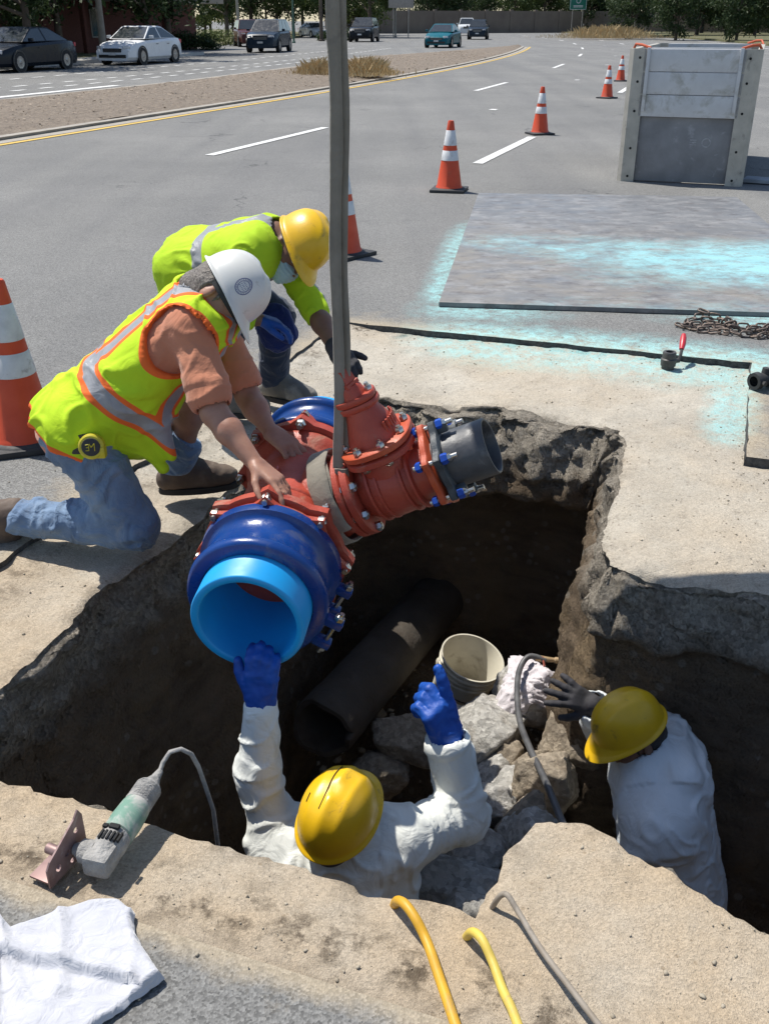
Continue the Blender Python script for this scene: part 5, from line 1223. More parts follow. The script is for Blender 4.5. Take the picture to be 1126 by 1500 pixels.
v, f = sdf_mesh(vp, .0065, .035, cuts=[(tm-torso_ax*.035+fr*.0, nrm(-torso_ax+fr*.22)), (np.array(J['neck'])+torso_ax*.045, torso_ax)], subs=arm_holes+[cap(np.array(J['neck']), nkc, .075, .085)], disp=limb_folds([(tm, J['neck'])], .018, 4, 8, 83, 1.0))
ta = (v-tm) @ torso_ax; ss = (v-tm) @ side_; ff_ = (v-tm) @ fr
band = np.minimum(np.abs(ta-.235-.02*np.sin(ss*9)), np.where(ta > .23, np.abs(np.abs(ss)-.105), 9.))
edge = np.minimum(np.min([np.abs(pd_eval(a_h, v[:, 0], v[:, 1], v[:, 2])) for a_h in arm_holes], 0), np.abs((v-(tm-torso_ax*.035)) @ nrm(-torso_ax+fr*.22)))
part(k1, 'vest', v, f, VEST, attrs=dict(band=band, edge=edge))
jp = inf(P['thR']+P['thL'], .030)+inf([P['to'][0]], .026)+[cap(J['kneeR'], J['ankR'], .086, .072), cap(J['kneeL'], np.array(J['ankL'])+(0, 0, .02), .084, .074), cap(np.array(J['hipR'])*.5+np.array(J['hipL'])*.5, tm+torso_ax*.07, .118, .115)]
v, f = sdf_mesh(jp, .007, .035, cuts=[(tm+torso_ax*.085, torso_ax)], disp=limb_folds(seglist(J), .024, 5, 13, 85)); part(k1, 'jeans', v, f, M_DENIM)
boot(k1, J['ankL'], J['toeL'], M_BOOT)
boot(k1, (-1.345, 3.04, .085), (-1.37, 3.05, .0), M_BOOT, up=(.97, 0, .25))
hat1, hc, HR = add_hat(k1, c, hf, hu, M_HATW, vis=.055, scale=.88)
# printed seal on the right side of the hat
lgm = MB(); lf, ls, lu = HR
def on_hat(x, z):                                               # arc length round the crown / height -> point on the shell
    t = -1.35 + x/.125; ph = math.asin(min(.98, max(0, (z-.012)/.142))**(1/.92)); r = math.cos(ph)**.82
    q = np.array((.137*math.cos(t)*r, .108*math.sin(t)*r, z)); return hc + (q*1.008*.88+np.array((0, 0, .0005))) @ HR
def ink(pl, w):
    for (x0, z0), (x1, z1) in zip(pl[:-1], pl[1:]):
        d = math.hypot(x1-x0, z1-z0) or 1; nx_, nz2 = -(z1-z0)/d*w, (x1-x0)/d*w
        a_, b_, c_, d_2 = on_hat(x0+nx_, z0+nz2), on_hat(x1+nx_, z1+nz2), on_hat(x1-nx_, z1-nz2), on_hat(x0-nx_, z0-nz2); lgm.add([a_, b_, c_, d_2], [(0, 1, 2, 3)])
LC = (.01, .066)
for r_, w in ((.031, .0012), (.0215, .0009)): ink([(LC[0]+r_*.85*math.cos(a), LC[1]+r_*math.sin(a)) for a in np.linspace(0, 2*math.pi, 33)], w)
rg = random.Random(4)
for i in range(26):
    a = 2*math.pi*i/26; x, z = LC[0]+.0262*.85*math.cos(a), LC[1]+.0262*math.sin(a); ink([(x-.0016*math.cos(a), z-.0022*math.sin(a)), (x+.0016*math.cos(a), z+.0022*math.sin(a))], .0008)
for z in (-.009, 0, .009):
    for i in range(5): x = LC[0]-.012+i*.006; ink([(x, LC[1]+z-.0025), (x+rg.uniform(-.001, .003), LC[1]+z+.0025)], .0008)
lgm.build('printed_seal', mk('ink_blue', (.03, .04, .20), None, 9, .5), hat1)
# tape measure clipped to the belt
tp = empty('tape_measure', (-.955, 2.875, .44), label='black and yellow tape measure clipped to the kneeling worker\'s belt', cat='tape measure')
tc = np.array((-.94, 2.868, .43)); ta_ = nrm((.12, -.95, .2)); m = MB(); m.lathe(tc, ta_, [(-.018, .036), (-.016, .041), (.012, .041), (.016, .036)], 28); m.box(tc+np.array((.022, 0, -.018)), (.022, .016, .02), None, 0, .006); m.build('case', mk('tape_yellow', (.62, .52, .03), (.5, .42, .03), 20, .4), tp)
m = MB(); m.lathe(tc+ta_*.0155, ta_, [(0, .030), (.004, .029), (.005, .025)], 24); fdisc = m.build('face_disc', M_RUB, tp)
m = MB(); ex_ = nrm(np.cross(ta_, (0, 0, 1))); ez_ = np.cross(ex_, ta_)
for i, (a, b) in enumerate((((-.012, -.012), (-.012, .012)), ((-.012, .012), (-.002, 0)), ((-.002, 0), (.004, .012)), ((.006, -.010), (.006, .010)), ((.006, .010), (.016, .008)), ((.006, 0), (.014, 0)), ((.006, -.01), (.016, -.01)))):
    p_, q_ = (tc+ta_*.0215+ex_*w[0]+ez_*w[1] for w in (a, b)); m.cyl(p_, q_, .0016, None, 5)
m.build('lettering', mk('tape_print', (.62, .52, .03), None, 9, .5), fdisc)
m = MB(); m.box(tc - ta_*.02+np.array((-.035, .01, .005)), (.035, .022, .035), None, 0, .008); m.build('belt_pouch', M_RUB, tp)

# ---- second worker, bent over the valve, long-sleeved lime shirt
J = dict(hipR=(-.86, 4.18, .68), hipL=(-.83, 4.38, .70), kneeR=(-.70, 4.13, .42), ankR=(-.76, 4.24, .105), toeR=(-.60, 4.24, .03), kneeL=(-.49, 4.33, .44), ankL=(-.53, 4.45, .105), toeL=(-.38, 4.38, .03), shR=(-.56, 3.98, .80), shL=(-.47, 4.29, .77),
         elbR=(-.69, 3.92, .54), wrR=(-.54, 4.10, .50), elbL=(-.31, 4.17, .535), wrL=(-.195, 3.93, .40), neck=(-.46, 4.12, .845), head=(-.385, 4.10, .80))
k2 = empty('person', (-.65, 4.3, -.04), label='crouching person in yellow hard hat, face mask and lime long-sleeved shirt', cat='person')
P = limbs(J); hp, hfr = head_prims(J['head'], (.30, -.72, -.60), (.72, .05, .68))
hR = hand(J['wrR'], nrm((.8, .3, -.3)), (0, .1, -1), -1, [.4]*4); hL = hand(J['wrL'], nrm((.28, -.8, .05)), nrm((.3, .1, -.9)), 1, [.6, .7, .7, .8])
body = P['to']+P['nk']+hp+sum([P[q+s] for q in ('ua', 'fa', 'th', 'ca', 'ft') for s in 'LR'], [])+hR+hL
v, f = sdf_mesh(body, .007, .028); part(k2, 'body', v, f, M_SK2); eyes(k2, hfr); c, hf, hu, hs_ = hfr
v, f = sdf_mesh([ell(c+hu*.008-hf*.012, [hf, hs_, hu], (.096, .083, .104))], .006, .02, cuts=[(c+hf*.02, hf), (c-hu*.085, -hu)], subs=[ell(c+hs_*k*.084-hu*.016, [hf, hs_, hu], (.026, .02, .036)) for k in (-1, 1)]); part(k2, 'hair', v, f, mat_hair('hair_dark', (.03, .024, .02), (.012, .01, .009)))
v, f = sdf_mesh([ell(c+hf*.052-hu*.058, [hf, hs_, hu], (.070, .068, .062)), cap(c+hf*.10-hu*.04, c+hf*.085-hu*.10, .022, .026)], .005, .02, cuts=[(c-hu*.016+hf*.1, nrm(hu-hf*.1)), (c+hf*.015, -hf)], disp=lambda q: .002*np.sin(((q-c) @ hu)*420)); mk_ = part(k2, 'face_mask', v, f, cloth('mask_blue', (.40, .56, .60), (.34, .50, .55), .15, 20, 300))
m = MB()
for k in (-1, 1): m.tube([c+hf*.05+hs_*k*.068-hu*.03, c+hf*.02+hs_*k*.083-hu*.02, c-hf*.02+hs_*k*.088-hu*.004, c-hf*.03+hs_*k*.084-hu*.03, c+hs_*k*.078-hu*.05, c+hf*.05+hs_*k*.064-hu*.075], .0016, 5)
m.build('ear_loop', M_TYVEK, mk_)
tm = (np.array(J['hipR'])+np.array(J['hipL']))/2; torso_ax = nrm(np.array(J['neck'])-tm); side_ = nrm(np.array(J['shL'])-np.array(J['shR'])); fr = nrm(np.cross(side_, torso_ax)); fr = -fr if fr[2] > 0 else fr
sR_ = [cap(J['shR'], J['elbR'], .074, .060), cap(J['elbR'], np.array(J['elbR'])*.4+np.array(J['wrR'])*.6, .060, .052)]; sL_ = [cap(J['shL'], J['elbL'], .074, .062), cap(J['elbL'], np.array(J['elbL'])*.88+np.array(J['wrL'])*.12, .062, .060)]
sp = inf(P['to'][:5], .034)+[cap(tm+torso_ax*.22+fr*.06, tm+torso_ax*.05+fr*.06, .11, .12)]+sR_+sL_
v, f = sdf_mesh(sp, .0075, .03, cuts=[(tm-torso_ax*.115, -torso_ax)], subs=[cap(J['neck'], np.array(J['neck'])+torso_ax*.06, .066, .075)], disp=limb_folds(seglist(J), .014, 4, 12, 91, .9))
ta = (v-tm) @ torso_ax; ss = (v-tm) @ side_; band = np.minimum(np.abs(ta-.19), np.where(ta > .19, np.abs(np.abs(ss+.01)-.10), 9.)); part(k2, 'shirt', v, f, HIVIS, attrs=dict(band=band, edge=np.full(len(v), 9.)))
jp = inf(P['thR']+P['thL'], .022)+inf([P['to'][0]], .02)+[cap(J['kneeR'], np.array(J['ankR'])+(0, 0, .02), .076, .07), cap(J['kneeL'], np.array(J['ankL'])+(0, 0, .02), .078, .072)]
v, f = sdf_mesh(jp, .008, .035, disp=limb_folds(seglist(J), .013, 4, 12, 95)); part(k2, 'jeans', v, f, M_DENIMD)
v, f = sdf_mesh([ell(np.array(J['kneeL'])+(.0, -.055, -.03), np.eye(3), (.085, .05, .115)), cap(np.array(J['kneeL'])+(-.05, -.06, .0), np.array(J['kneeL'])+(.05, -.06, -.06), .04, .045)], .007, .03, disp=folds(.008, 14, 96)); part(k2, 'knee_pad', v, f, cloth('pad_blue', (.012, .03, .17), (.01, .022, .12), .5, 14, 300))
boot(k2, J['ankL'], J['toeL'], M_BOOTG); boot(k2, J['ankR'], J['toeR'], M_BOOTG)
v, f = sdf_mesh(inf(hL, .0035)+[cap(np.array(J['wrL'])*1.15-np.array(J['elbL'])*.15, np.array(J['wrL'])*.85+np.array(J['elbL'])*.15, .038, .040)], .005, .012); part(k2, 'glove', v, f, M_GLV)
v, f = sdf_mesh(inf(hR, .003), .006, .012); part(k2, 'glove', v, f, M_NITR)
add_hat(k2, c, hf, hu, M_HATY, vis=.05)

# ---- worker in the trench, arms raised to the pipe
J = dict(hipR=(.0, 2.12, -1.08), hipL=(-.20, 2.10, -1.08), kneeR=(.03, 2.28, -1.45), ankR=(.0, 2.12, -1.72), toeR=(.02, 2.28, -1.78), kneeL=(-.23, 2.24, -1.48), ankL=(-.24, 2.08, -1.84), toeL=(-.25, 2.24, -1.92), shR=(.045, 2.17, -.575), shL=(-.325, 2.15, -.58),
         elbR=(.25, 2.34, -.63), wrR=(.200, 2.385, -.365), elbL=(-.375, 2.23, -.35), wrL=(-.362, 2.27, -.125), neck=(-.14, 2.12, -.54), head=(-.135, 2.09, -.435))
k3 = empty('person', (-.13, 2.12, -1.9), label='person in white coverall, blue gloves and yellow hard hat reaching up to the pipe', cat='person')
P = limbs(J); hp, hfr = head_prims(J['head'], (.42, .86, .22), (-.05, -.30, .95))
hL = hand(J['wrL'], nrm((.08, .02, .99)), nrm((.05, 1, 0)), 1, [(.12, .9, .6), (.12, 1.0, .6), (.12, 1.0, .6), (.15, 1.0, .6)], 1.06, .04, (.6, .75, .1)); hR = hand(J['wrR'], nrm((-.28, .10, .95)), nrm((-.55, .80, .1)), -1, [(.05, .12, .1), (.8, 1.0, .7), (.9, 1.1, .8), (1.0, 1.1, .8)], 1.32, .05, (-.1, .95, .35))
body = P['to']+P['nk']+hp+sum([P[q+s] for q in ('ua', 'fa', 'th', 'ca', 'ft') for s in 'LR'], [])+hR+hL
v, f = sdf_mesh(body, .007, .028); part(k3, 'body', v, f, M_SK1); c, hf, hu, hs_ = hfr; eyes(k3, hfr)
v, f = sdf_mesh([ell(c+hu*.008-hf*.012, [hf, hs_, hu], (.098, .084, .104)), cap(c-hf*.055-hu*.05, c-hf*.05-hu*.075, .045, .04)], .006, .02, cuts=[(c+hf*.015, hf), (c-hu*.10, -hu)], subs=[ell(c+hs_*k*.084-hu*.016, [hf, hs_, hu], (.026, .02, .036)) for k in (-1, 1)]); part(k3, 'hair', v, f, MATS['hair_dark'])
def suit(J, P, cuffR, cuffL, seed, mat_, root, hood, amp=.021, sc=4, fat=.034):
    g = lambda k: np.array(J[k], float); wR = g('elbR')+(g('wrR')-g('elbR'))*cuffR; wL = g('elbL')+(g('wrL')-g('elbL'))*cuffL
    pr = inf(P['to'], fat)+[cap(g('shR'), g('elbR'), .086, .082), cap(g('elbR'), wR, .080, .070), cap(g('shL'), g('elbL'), .084, .070), cap(g('elbL'), wL, .068, .050)]+inf(P['thR']+P['thL'], .035)+[cap(J['kneeR'], J['ankR'], .085, .075), cap(J['kneeL'], J['ankL'], .085, .075)]+hood
    v, f = sdf_mesh(pr, .0075, .04, subs=[cap(wR+nrm(g('wrR')-g('elbR'))*.048, wR+nrm(g('wrR')-g('elbR'))*.12, .056, .066), cap(wL+nrm(g('wrL')-g('elbL'))*.045, wL+nrm(g('wrL')-g('elbL'))*.1, .036, .04), cap(J['neck'], J['head'], .068, .085)], disp=limb_folds(seglist(J), amp, sc, 13, seed, .8))
    return part(root, 'coverall', v, f, mat_)
nb = np.array(J['neck']); hood = [cap(nb+(-.10, -.06, -.03), nb+(.10, -.06, -.03), .05, .05), cap(nb+(-.08, -.10, -.10), nb+(.08, -.10, -.10), .05, .05), cap(nb+(-.13, .03, -.02), nb+(-.06, -.08, -.03), .035, .04), cap(nb+(.13, .03, -.02), nb+(.06, -.08, -.03), .035, .04)]
suit(J, P, .92, .90, 101, M_TYVEK, k3, hood)
for hh, wr, el, nm in ((hL, J['wrL'], J['elbL'], 'glove'), (hR, J['wrR'], J['elbR'], 'glove')):
    w_ = np.array(wr); d_g = nrm(w_-np.array(el)); v, f = sdf_mesh(inf(hh, .006)+[cap(w_+d_g*.03, w_-d_g*.05, .042, .046)], .005, .012, disp=folds(.003, 30, 7)); part(k3, nm, v, f, M_NITR)
w_ = np.array(J['wrR']); d_g = nrm(w_-np.array(J['elbR'])); m = MB(); m.lathe(w_-d_g*.035, d_g, [(-.01, .054), (0, .058), (.016, .056), (.024, .050)], 24); m.build('cuff_lining', mk('lining_yellow', (.62, .47, .10), (.5, .38, .08), 12, .8), k3, 50)
hatF, hc3, R3 = add_hat(k3, c, hf, hu, M_HATY, vis=.045)
m = MB()                                                        # moulded slot beside the crown ridge
def hp3(x, y, e=.0): 
    q = np.array((x, y)); r_ = math.hypot(x/.137, y/.108); ph = math.acos(min(1, r_**(1/.82))); return hc3 + (np.array((x, y, .142*math.sin(ph)**.92+.012+.0035+e))) @ R3
m.tube([hp3(x, .019+.004*math.sin(x*30)) for x in np.linspace(-.07, .085, 22)], .0016, 6); m.tube([hp3(x, .064) for x in np.linspace(-.055, -.03, 5)], .0014, 6)
m.build('crown_slot', M_TRIMB, hatF)
m = MB(); m.box(nb+np.array((.105, .055, .03)), (.013, .010, .010), None, 0, .004); m.build('ear_plug_tag', mk('tag_red', (.60, .06, .04), None, 9, .5), k3)

# ---- worker in the side trench, leaning on the wall, in shade
J = dict(hipR=(1.12, 2.66, -1.24), hipL=(1.06, 2.46, -1.24), kneeR=(.98, 2.70, -1.56), ankR=(1.08, 2.72, -1.86), toeR=(.92, 2.76, -1.92), kneeL=(.90, 2.42, -1.58), ankL=(1.0, 2.42, -1.86), toeL=(.84, 2.42, -1.92), shR=(.99, 2.77, -.70), shL=(.93, 2.42, -.775),
         elbR=(.86, 2.93, -.80), wrR=(.765, 2.83, -.585), elbL=(.80, 2.37, -1.02), wrL=(.66, 2.48, -1.10), neck=(.935, 2.62, -.65), head=(.855, 2.62, -.535))
k4 = empty('person', (1.0, 2.56, -1.95), label='person in white coverall and scuffed yellow hard hat stooping in the shaded side trench', cat='person')
P = limbs(J); hp, hfr = head_prims(J['head'], (-.84, -.26, -.42), (-.36, -.05, .90))
hR = hand(J['wrR'], nrm((-.85, .05, .45)), nrm((-.2, .75, -.55)), 1, [.12, .12, .15, .2], 1.0, .28, (.8, .5, .1)); hL = hand(J['wrL'], nrm((-.9, .2, -.3)), (0, .3, -1), -1, [.4]*4)
body = P['to']+P['nk']+hp+sum([P[q+s] for q in ('ua', 'fa', 'th', 'ca', 'ft') for s in 'LR'], [])+hR+hL
v, f = sdf_mesh(body, .007, .028); part(k4, 'body', v, f, M_SK2); c, hf, hu, hs_ = hfr; eyes(k4, hfr)
v, f = sdf_mesh([ell(c+hu*.006-hf*.014, [hf, hs_, hu], (.100, .086, .108)), cap(c-hf*.06-hu*.05, c-hf*.05-hu*.085, .05, .045)], .006, .02, cuts=[(c+hf*.035, hf), (c-hu*.115, -hu)], subs=[ell(c+hs_*k*.086-hu*.016+hf*.005, [hf, hs_, hu], (.026, .02, .036)) for k in (-1, 1)]); part(k4, 'hair', v, f, MATS['hair_dark'])
nb = np.array(J['neck']); hood = [cap(nb+(.06, -.12, .03), nb+(.09, .10, .03), .055, .055), cap(nb+(.0, -.15, -.02), nb+(.07, -.11, .02), .045, .05), cap(nb+(.02, .14, .0), nb+(.08, .09, .02), .045, .05), cap(nb+(.12, -.09, -.03), nb+(.14, .08, -.03), .055, .055)]
suit(J, P, .90, .9, 131, M_TYVEKB, k4, hood, .019, 3.5, .062)
for hh, wr, el in ((hR, J['wrR'], J['elbR']), (hL, J['wrL'], J['elbL'])):
    w_ = np.array(wr); d_g = nrm(w_-np.array(el)); v, f = sdf_mesh(inf(hh, .0035)+[cap(w_+d_g*.02, w_-d_g*.04, .034, .037)], .005, .010); part(k4, 'glove', v, f, M_GLV)
v, f = sdf_mesh([cap(nb+(-.075, -.09, -.02), nb+(-.085, .02, -.035), .022, .022), cap(nb+(-.03, -.105, .0), nb+(-.075, -.09, -.02), .022, .022)], .005, .02); part(k4, 'collar', v, f, cloth('collar_lime', (.45, .66, .02), (.38, .58, .02), .3))
add_hat(k4, c, hf, hu, M_HATY2, vis=.045, scale=.93)
# ------------------------------------------------------------------ vehicles on the far carriageway
M_GLASS = mk('car_glass', (.02, .026, .03), (.03, .036, .04), 3, .06, spec=.8)
M_TYRE = mk('tyre', (.02, .02, .021), None, 9, .8); M_RIM = mk('rim', (.36, .36, .37), (.25, .25, .26), 20, .3, .8)
M_LAMP = mk('headlamp', (.62, .62, .62), (.5, .5, .52), 20, .12); M_PLATE = mk('number_plate', (.6, .6, .6), None, 9, .5); M_TRIM = mk('car_trim', (.02, .02, .022), None, 9, .45)
def paint(nm, c):
    m = mk(nm, c, tuple(x*.92 for x in c), 3, .3, spec=.15); b = m.node_tree.nodes['Principled BSDF']; b.inputs['Coat Weight'].default_value = .12; b.inputs['Coat Roughness'].default_value = .08; return m
def car(kind, mat_, loc, heading, label, sc=1.):
    r = empty('car', (loc[0], loc[1], .0), heading, label, 'car'); r.scale = (sc, sc, sc); suv = kind == 'suv'
    Lc, W, = (4.65, .91) if not suv else (4.75, .95)
    if not suv: top = [(-2.32, .62), (-2.28, .88), (-2.1, .98), (-1.5, 1.01), (-.9, .99), (.3, .95), (1.0, .93), (1.6, .86), (2.1, .74), (2.28, .62), (2.33, .5)]
    else: top = [(-2.37, .7), (-2.34, 1.0), (-2.2, 1.12), (-1.5, 1.13), (-.9, 1.12), (.3, 1.10), (.95, 1.10), (1.7, 1.05), (2.15, .95), (2.32, .8), (2.37, .55)]
    R = []; zb = .24 if suv else .18
    for x, z in top:
        e = abs(x)/2.4; w = W*(1-.22*max(0, e-.62)**1.3/.38**1.3)
        R.append([(x, -w*.88, zb), (x, -w, zb+.12), (x, -w*1.0, .52), (x, -w*.99, z-.12 if z > .65 else z-.06), (x, -w*.93, z-.03), (x, -w*.7, z), (x, 0, z+.018), (x, w*.7, z), (x, w*.93, z-.03), (x, w*.99, z-.12 if z > .65 else z-.06), (x, w, .52), (x, w, zb+.12), (x, w*.88, zb)])
    m = MB(); m.rings(R); body = lbuild(m, 'body', mat_, r, 28)
    if not suv: gb, gt, z0, z1 = (-1.75, 1.05), (-.75, .25), .97, 1.45
    else: gb, gt, z0, z1 = (-2.2, 1.05), (-1.85, .35), 1.10, 1.72
    wb, wt = W*.90, W*.70
    def P_(x, y, z): return np.array((x, y, z))
    c = [P_(gb[0], -wb, z0), P_(gb[1], -wb, z0), P_(gb[1], wb, z0), P_(gb[0], wb, z0), P_(gt[0], -wt, z1-.03), P_(gt[1], -wt, z1-.03), P_(gt[1], wt, z1-.03), P_(gt[0], wt, z1-.03)]
    m = MB(); mid = [(c[4]*.4+c[5]*.6)+P_(0, 0, .03)]
    m.rings([[*c[:4]], [*c[4:]], [q+P_((-.12 if i in (1, 2) else .12), (.08 if i < 2 else -.08), .03) for i, q in enumerate(c[4:])]]); lbuild(m, 'cabin', mat_, r, 25)
    def pane(q, name, ins=.06):
        q = [np.array(p) for p in q]; ce = sum(q)/4; n = nrm(np.cross(q[1]-q[0], q[3]-q[0])); 
        if np.dot(n, ce-np.array((-.3, 0, 1.0))) < 0: n = -n
        q = [p+(ce-p)*ins*(1.2/np.linalg.norm(ce-p)) + n*.006 for p in q]; m = MB(); m.add(q+[p-n*.004 for p in q], [(0, 1, 2, 3), (0, 4, 5, 1), (1, 5, 6, 2), (2, 6, 7, 3), (3, 7, 4, 0)]); lbuild(m, name, M_GLASS, r, 30)
    pane([c[1], c[2], c[6], c[5]], 'windscreen', .05); pane([c[0], c[3], c[7], c[4]], 'rear_window')
    for s in (0, 1):
        lo0, lo1, up0, up1 = (c[0], c[1], c[4], c[5]) if s == 0 else (c[3], c[2], c[7], c[6]); n = 3 if suv else 2
        for k in range(n):
            a, b = k/n, (k+1)/n; pane([lo0+(lo1-lo0)*a, lo0+(lo1-lo0)*b, up0+(up1-up0)*b, up0+(up1-up0)*a], 'side_window', .045)
    for x in (-1.38, 1.42):
        for s in (-1, 1):
            wr_ = .33 if not suv else .37; m = MB(); m.lathe((x, s*(W-.20), wr_), (0, s, 0), [(0, wr_*.7), (0, wr_*.97), (.03, wr_), (.17, wr_), (.215, wr_*.94), (.215, wr_*.66), (.19, wr_*.64)], 28); wl = lbuild(m, 'wheel', M_TYRE, r)
            m = MB(); m.lathe((x, s*(W-.2), wr_), (0, s, 0), [(.185, wr_*.66), (.205, wr_*.64), (.2, wr_*.5), (.207, .06), (.215, .04)], 10); lbuild(m, 'rim', M_RIM, wl, 15)
            m = MB(); m.lathe((x, s*(W-.02), wr_+.015), (0, s, 0), [(0, wr_+.055), (.026, wr_+.05), (.026, wr_-.01)], 28, 0, False); lbuild(m, 'wheel_arch', M_TRIM, r)
    for s in (-1, 1):
        m = MB(); m.box((2.17, s*W*.66, .66 if not suv else .82), (.10, .15, .065), [nrm((1, s*.45, 0)), nrm((-s*.45, 1, 0)), (0, 0, 1)], 0, .03); lbuild(m, 'headlight', M_LAMP, r)
        m = MB(); m.box((-2.24, s*W*.70, .84 if not suv else .98), (.06, .13, .07), None, 0, .02); lbuild(m, 'tail_light', M_HRED, r)
        m = MB(); m.box((.78, s*(W+.09), z0+.07), (.06, .09, .06), None, 0, .03); lbuild(m, 'wing_mirror', mat_, r)
        m = MB(); m.box((.15, s*W*.998, z0-.2), (.09, .012, .012)); m.box((-.8, s*W*.998, z0-.2), (.09, .012, .012)); lbuild(m, 'door_handle', M_TRIM, r)
    m = MB(); m.box((2.27, 0, .56 if not suv else .78), (.075, .42, .075 if not suv else .12), None, 0, .02); g_ = lbuild(m, 'grille', M_TRIM, r)
    m = MB()
    for k in range(3): m.box((2.352, 0, (.52 if not suv else .70)+k*.05), (.004, .38, .008))
    lbuild(m, 'grille_bar', M_RIM, g_)
    m = MB(); m.box((2.31, 0, .34 if not suv else .42), (.05, .62, .06), None, 0, .02); lbuild(m, 'bumper_intake', M_TRIM, r)
    m = MB(); m.box((2.37, 0, .43 if not suv else .54), (.008, .16, .05)); lbuild(m, 'number_plate', M_PLATE, r)
    return r
def hd(b): x0, y0 = road(-20, b); x1, y1 = road(-20, b-1); return math.atan2(y1-y0, x1-x0)
car('sedan', paint('paint_black', (.012, .016, .024)), (-13.3, 39.4), hd(30), 'black sedan parked by the brick building, next to a tree trunk')
car('sedan', paint('paint_white', (.72, .73, .74)), (-10.45, 46.0), hd(36), 'white sedan parked at the far kerb ahead of the black one')
car('suv', paint('paint_slate', (.02, .032, .05)), (-6.75, 63.2), hd(56)+.10, 'dark slate SUV pulling past the driveway by the hedge')
car('suv', paint('paint_maroon', (.07, .018, .016)), (-9.6, 76.5), hd(60)+.45, 'dark maroon pickup half hidden behind the slate SUV')
car('suv', paint('paint_jet', (.012, .013, .015)), (-1.75, 94.), hd(85)-.02, 'black off-roader driving head-on, right of the sling', 1.1)
car('sedan', paint('paint_teal', (.005, .11, .14)), (4.05, 74.), hd(72)-.10, 'metallic teal sedan driving beside the median')
car('suv', paint('paint_navy', (.01, .018, .03)), (9.2, 106.), hd(95)-.05, 'dark navy hatchback following the teal sedan')
car('suv', paint('paint_van', (.6, .62, .63)), (10.0, 132.), hd(120)-.05, 'white van behind the navy hatchback', 1.12)
car('sedan', paint('paint_silver', (.5, .5, .5)), (-7.8, 118.), hd(90)+.6, 'pale silver car crossing beyond the black off-roader')
car('sedan', paint('paint_grey', (.3, .3, .31)), (-19.5, 84.), hd(60)+1.1, 'light car parked in the lot behind the hedge')

# ------------------------------------------------------------------ brick building
M_BRICK = mk('brick_dark', (.14, .050, .038), (.095, .036, .03), 10, .9, bmp=.4, bs_=60)
M_FASC = mk('fascia', (.30, .26, .21), (.25, .22, .18), 2, .85)
bx0, by0 = road(-34.5, 30); ang = -RA
bd = empty('brick_building', (*xy(-35, 34), 0), ang, 'low dark brick building with a beige overhanging fascia behind the parked cars', 'building')
m = MB(); m.box((-4, -2, 1.6), (4, 30, 1.6)); lbuild(m, 'wall', M_BRICK, bd)
m = MB(); m.box((-3.6, -2, 3.55), (5.2, 31, .95), None, 0, .03); lbuild(m, 'fascia', M_FASC, bd)
m = MB(); m.box((-3.6, -2, 4.6), (4.9, 30.6, .12)); lbuild(m, 'roof', M_CURB, bd)
for y in (-9, -4.5, .5, 5.6, 11, 17): 
    m = MB(); m.box((.02, y, 1.55), (.03, .55, .75)); w_ = lbuild(m, 'window', mk('window_frame', (.35, .33, .3), None, 5, .6), bd)
    m = MB(); m.box((.055, y, 1.55), (.006, .48, .68)); lbuild(m, 'pane', M_GLASS, w_)
for y in (-7, 3, 14, 22):
    m = MB(); m.box((1.3, y, 1.3), (.12, .12, 1.3), None, 0, .02); lbuild(m, 'porch_post', M_BRICK, bd)
for y in (-6.6, 3.1):
    m = MB(); m.box((.02, y, 1.1), (.05, .5, 1.1)); d_ = lbuild(m, 'door', M_PAVE, bd); m = MB(); m.box((.08, y+.35, 1.0), (.02, .02, .1)); lbuild(m, 'handle', M_CAST, d_)
sg = empty('shop_sign', (*road(-28.6, 33.6), .1), -.25, 'small white sign on a post above the black sedan', 'sign')
m = MB(); m.box((0, 0, 1.95), (.36, .02, .42), None, 0, .01); bo_ = lbuild(m, 'board', mk('sign_white', (.62, .62, .6), None, 5, .6), sg)
m = MB(); m.box((0, -.024, 1.62), (.30, .004, .06)); lbuild(m, 'print_bar', mk('print_navy', (.03, .04, .1), None, 5, .6), bo_)
m = MB(); m.cyl((-.22, .03, 0), (-.22, .03, 2.2), .03); lbuild(m, 'post', M_CURB, sg)
def letters(txt, size, parent, loc, mat_, rot=(math.pi/2, 0, 0)):
    cu_ = bpy.data.curves.new('txt', 'FONT'); cu_.body = txt; cu_.size = size; cu_.align_x = 'CENTER'; cu_.align_y = 'CENTER'; cu_.extrude = .003
    t = bpy.data.objects.new('txt', cu_); COL.objects.link(t); dg = bpy.context.evaluated_depsgraph_get(); me = bpy.data.meshes.new_from_object(t.evaluated_get(dg)); bpy.data.objects.remove(t)
    me.materials.clear(); me.materials.append(mat_); o = obj('lettering', me, parent); o.location = loc; o.rotation_euler = rot; return o
letters('GK', .36, bo_, (0, -.026, 2.08), MATS['print_navy'])

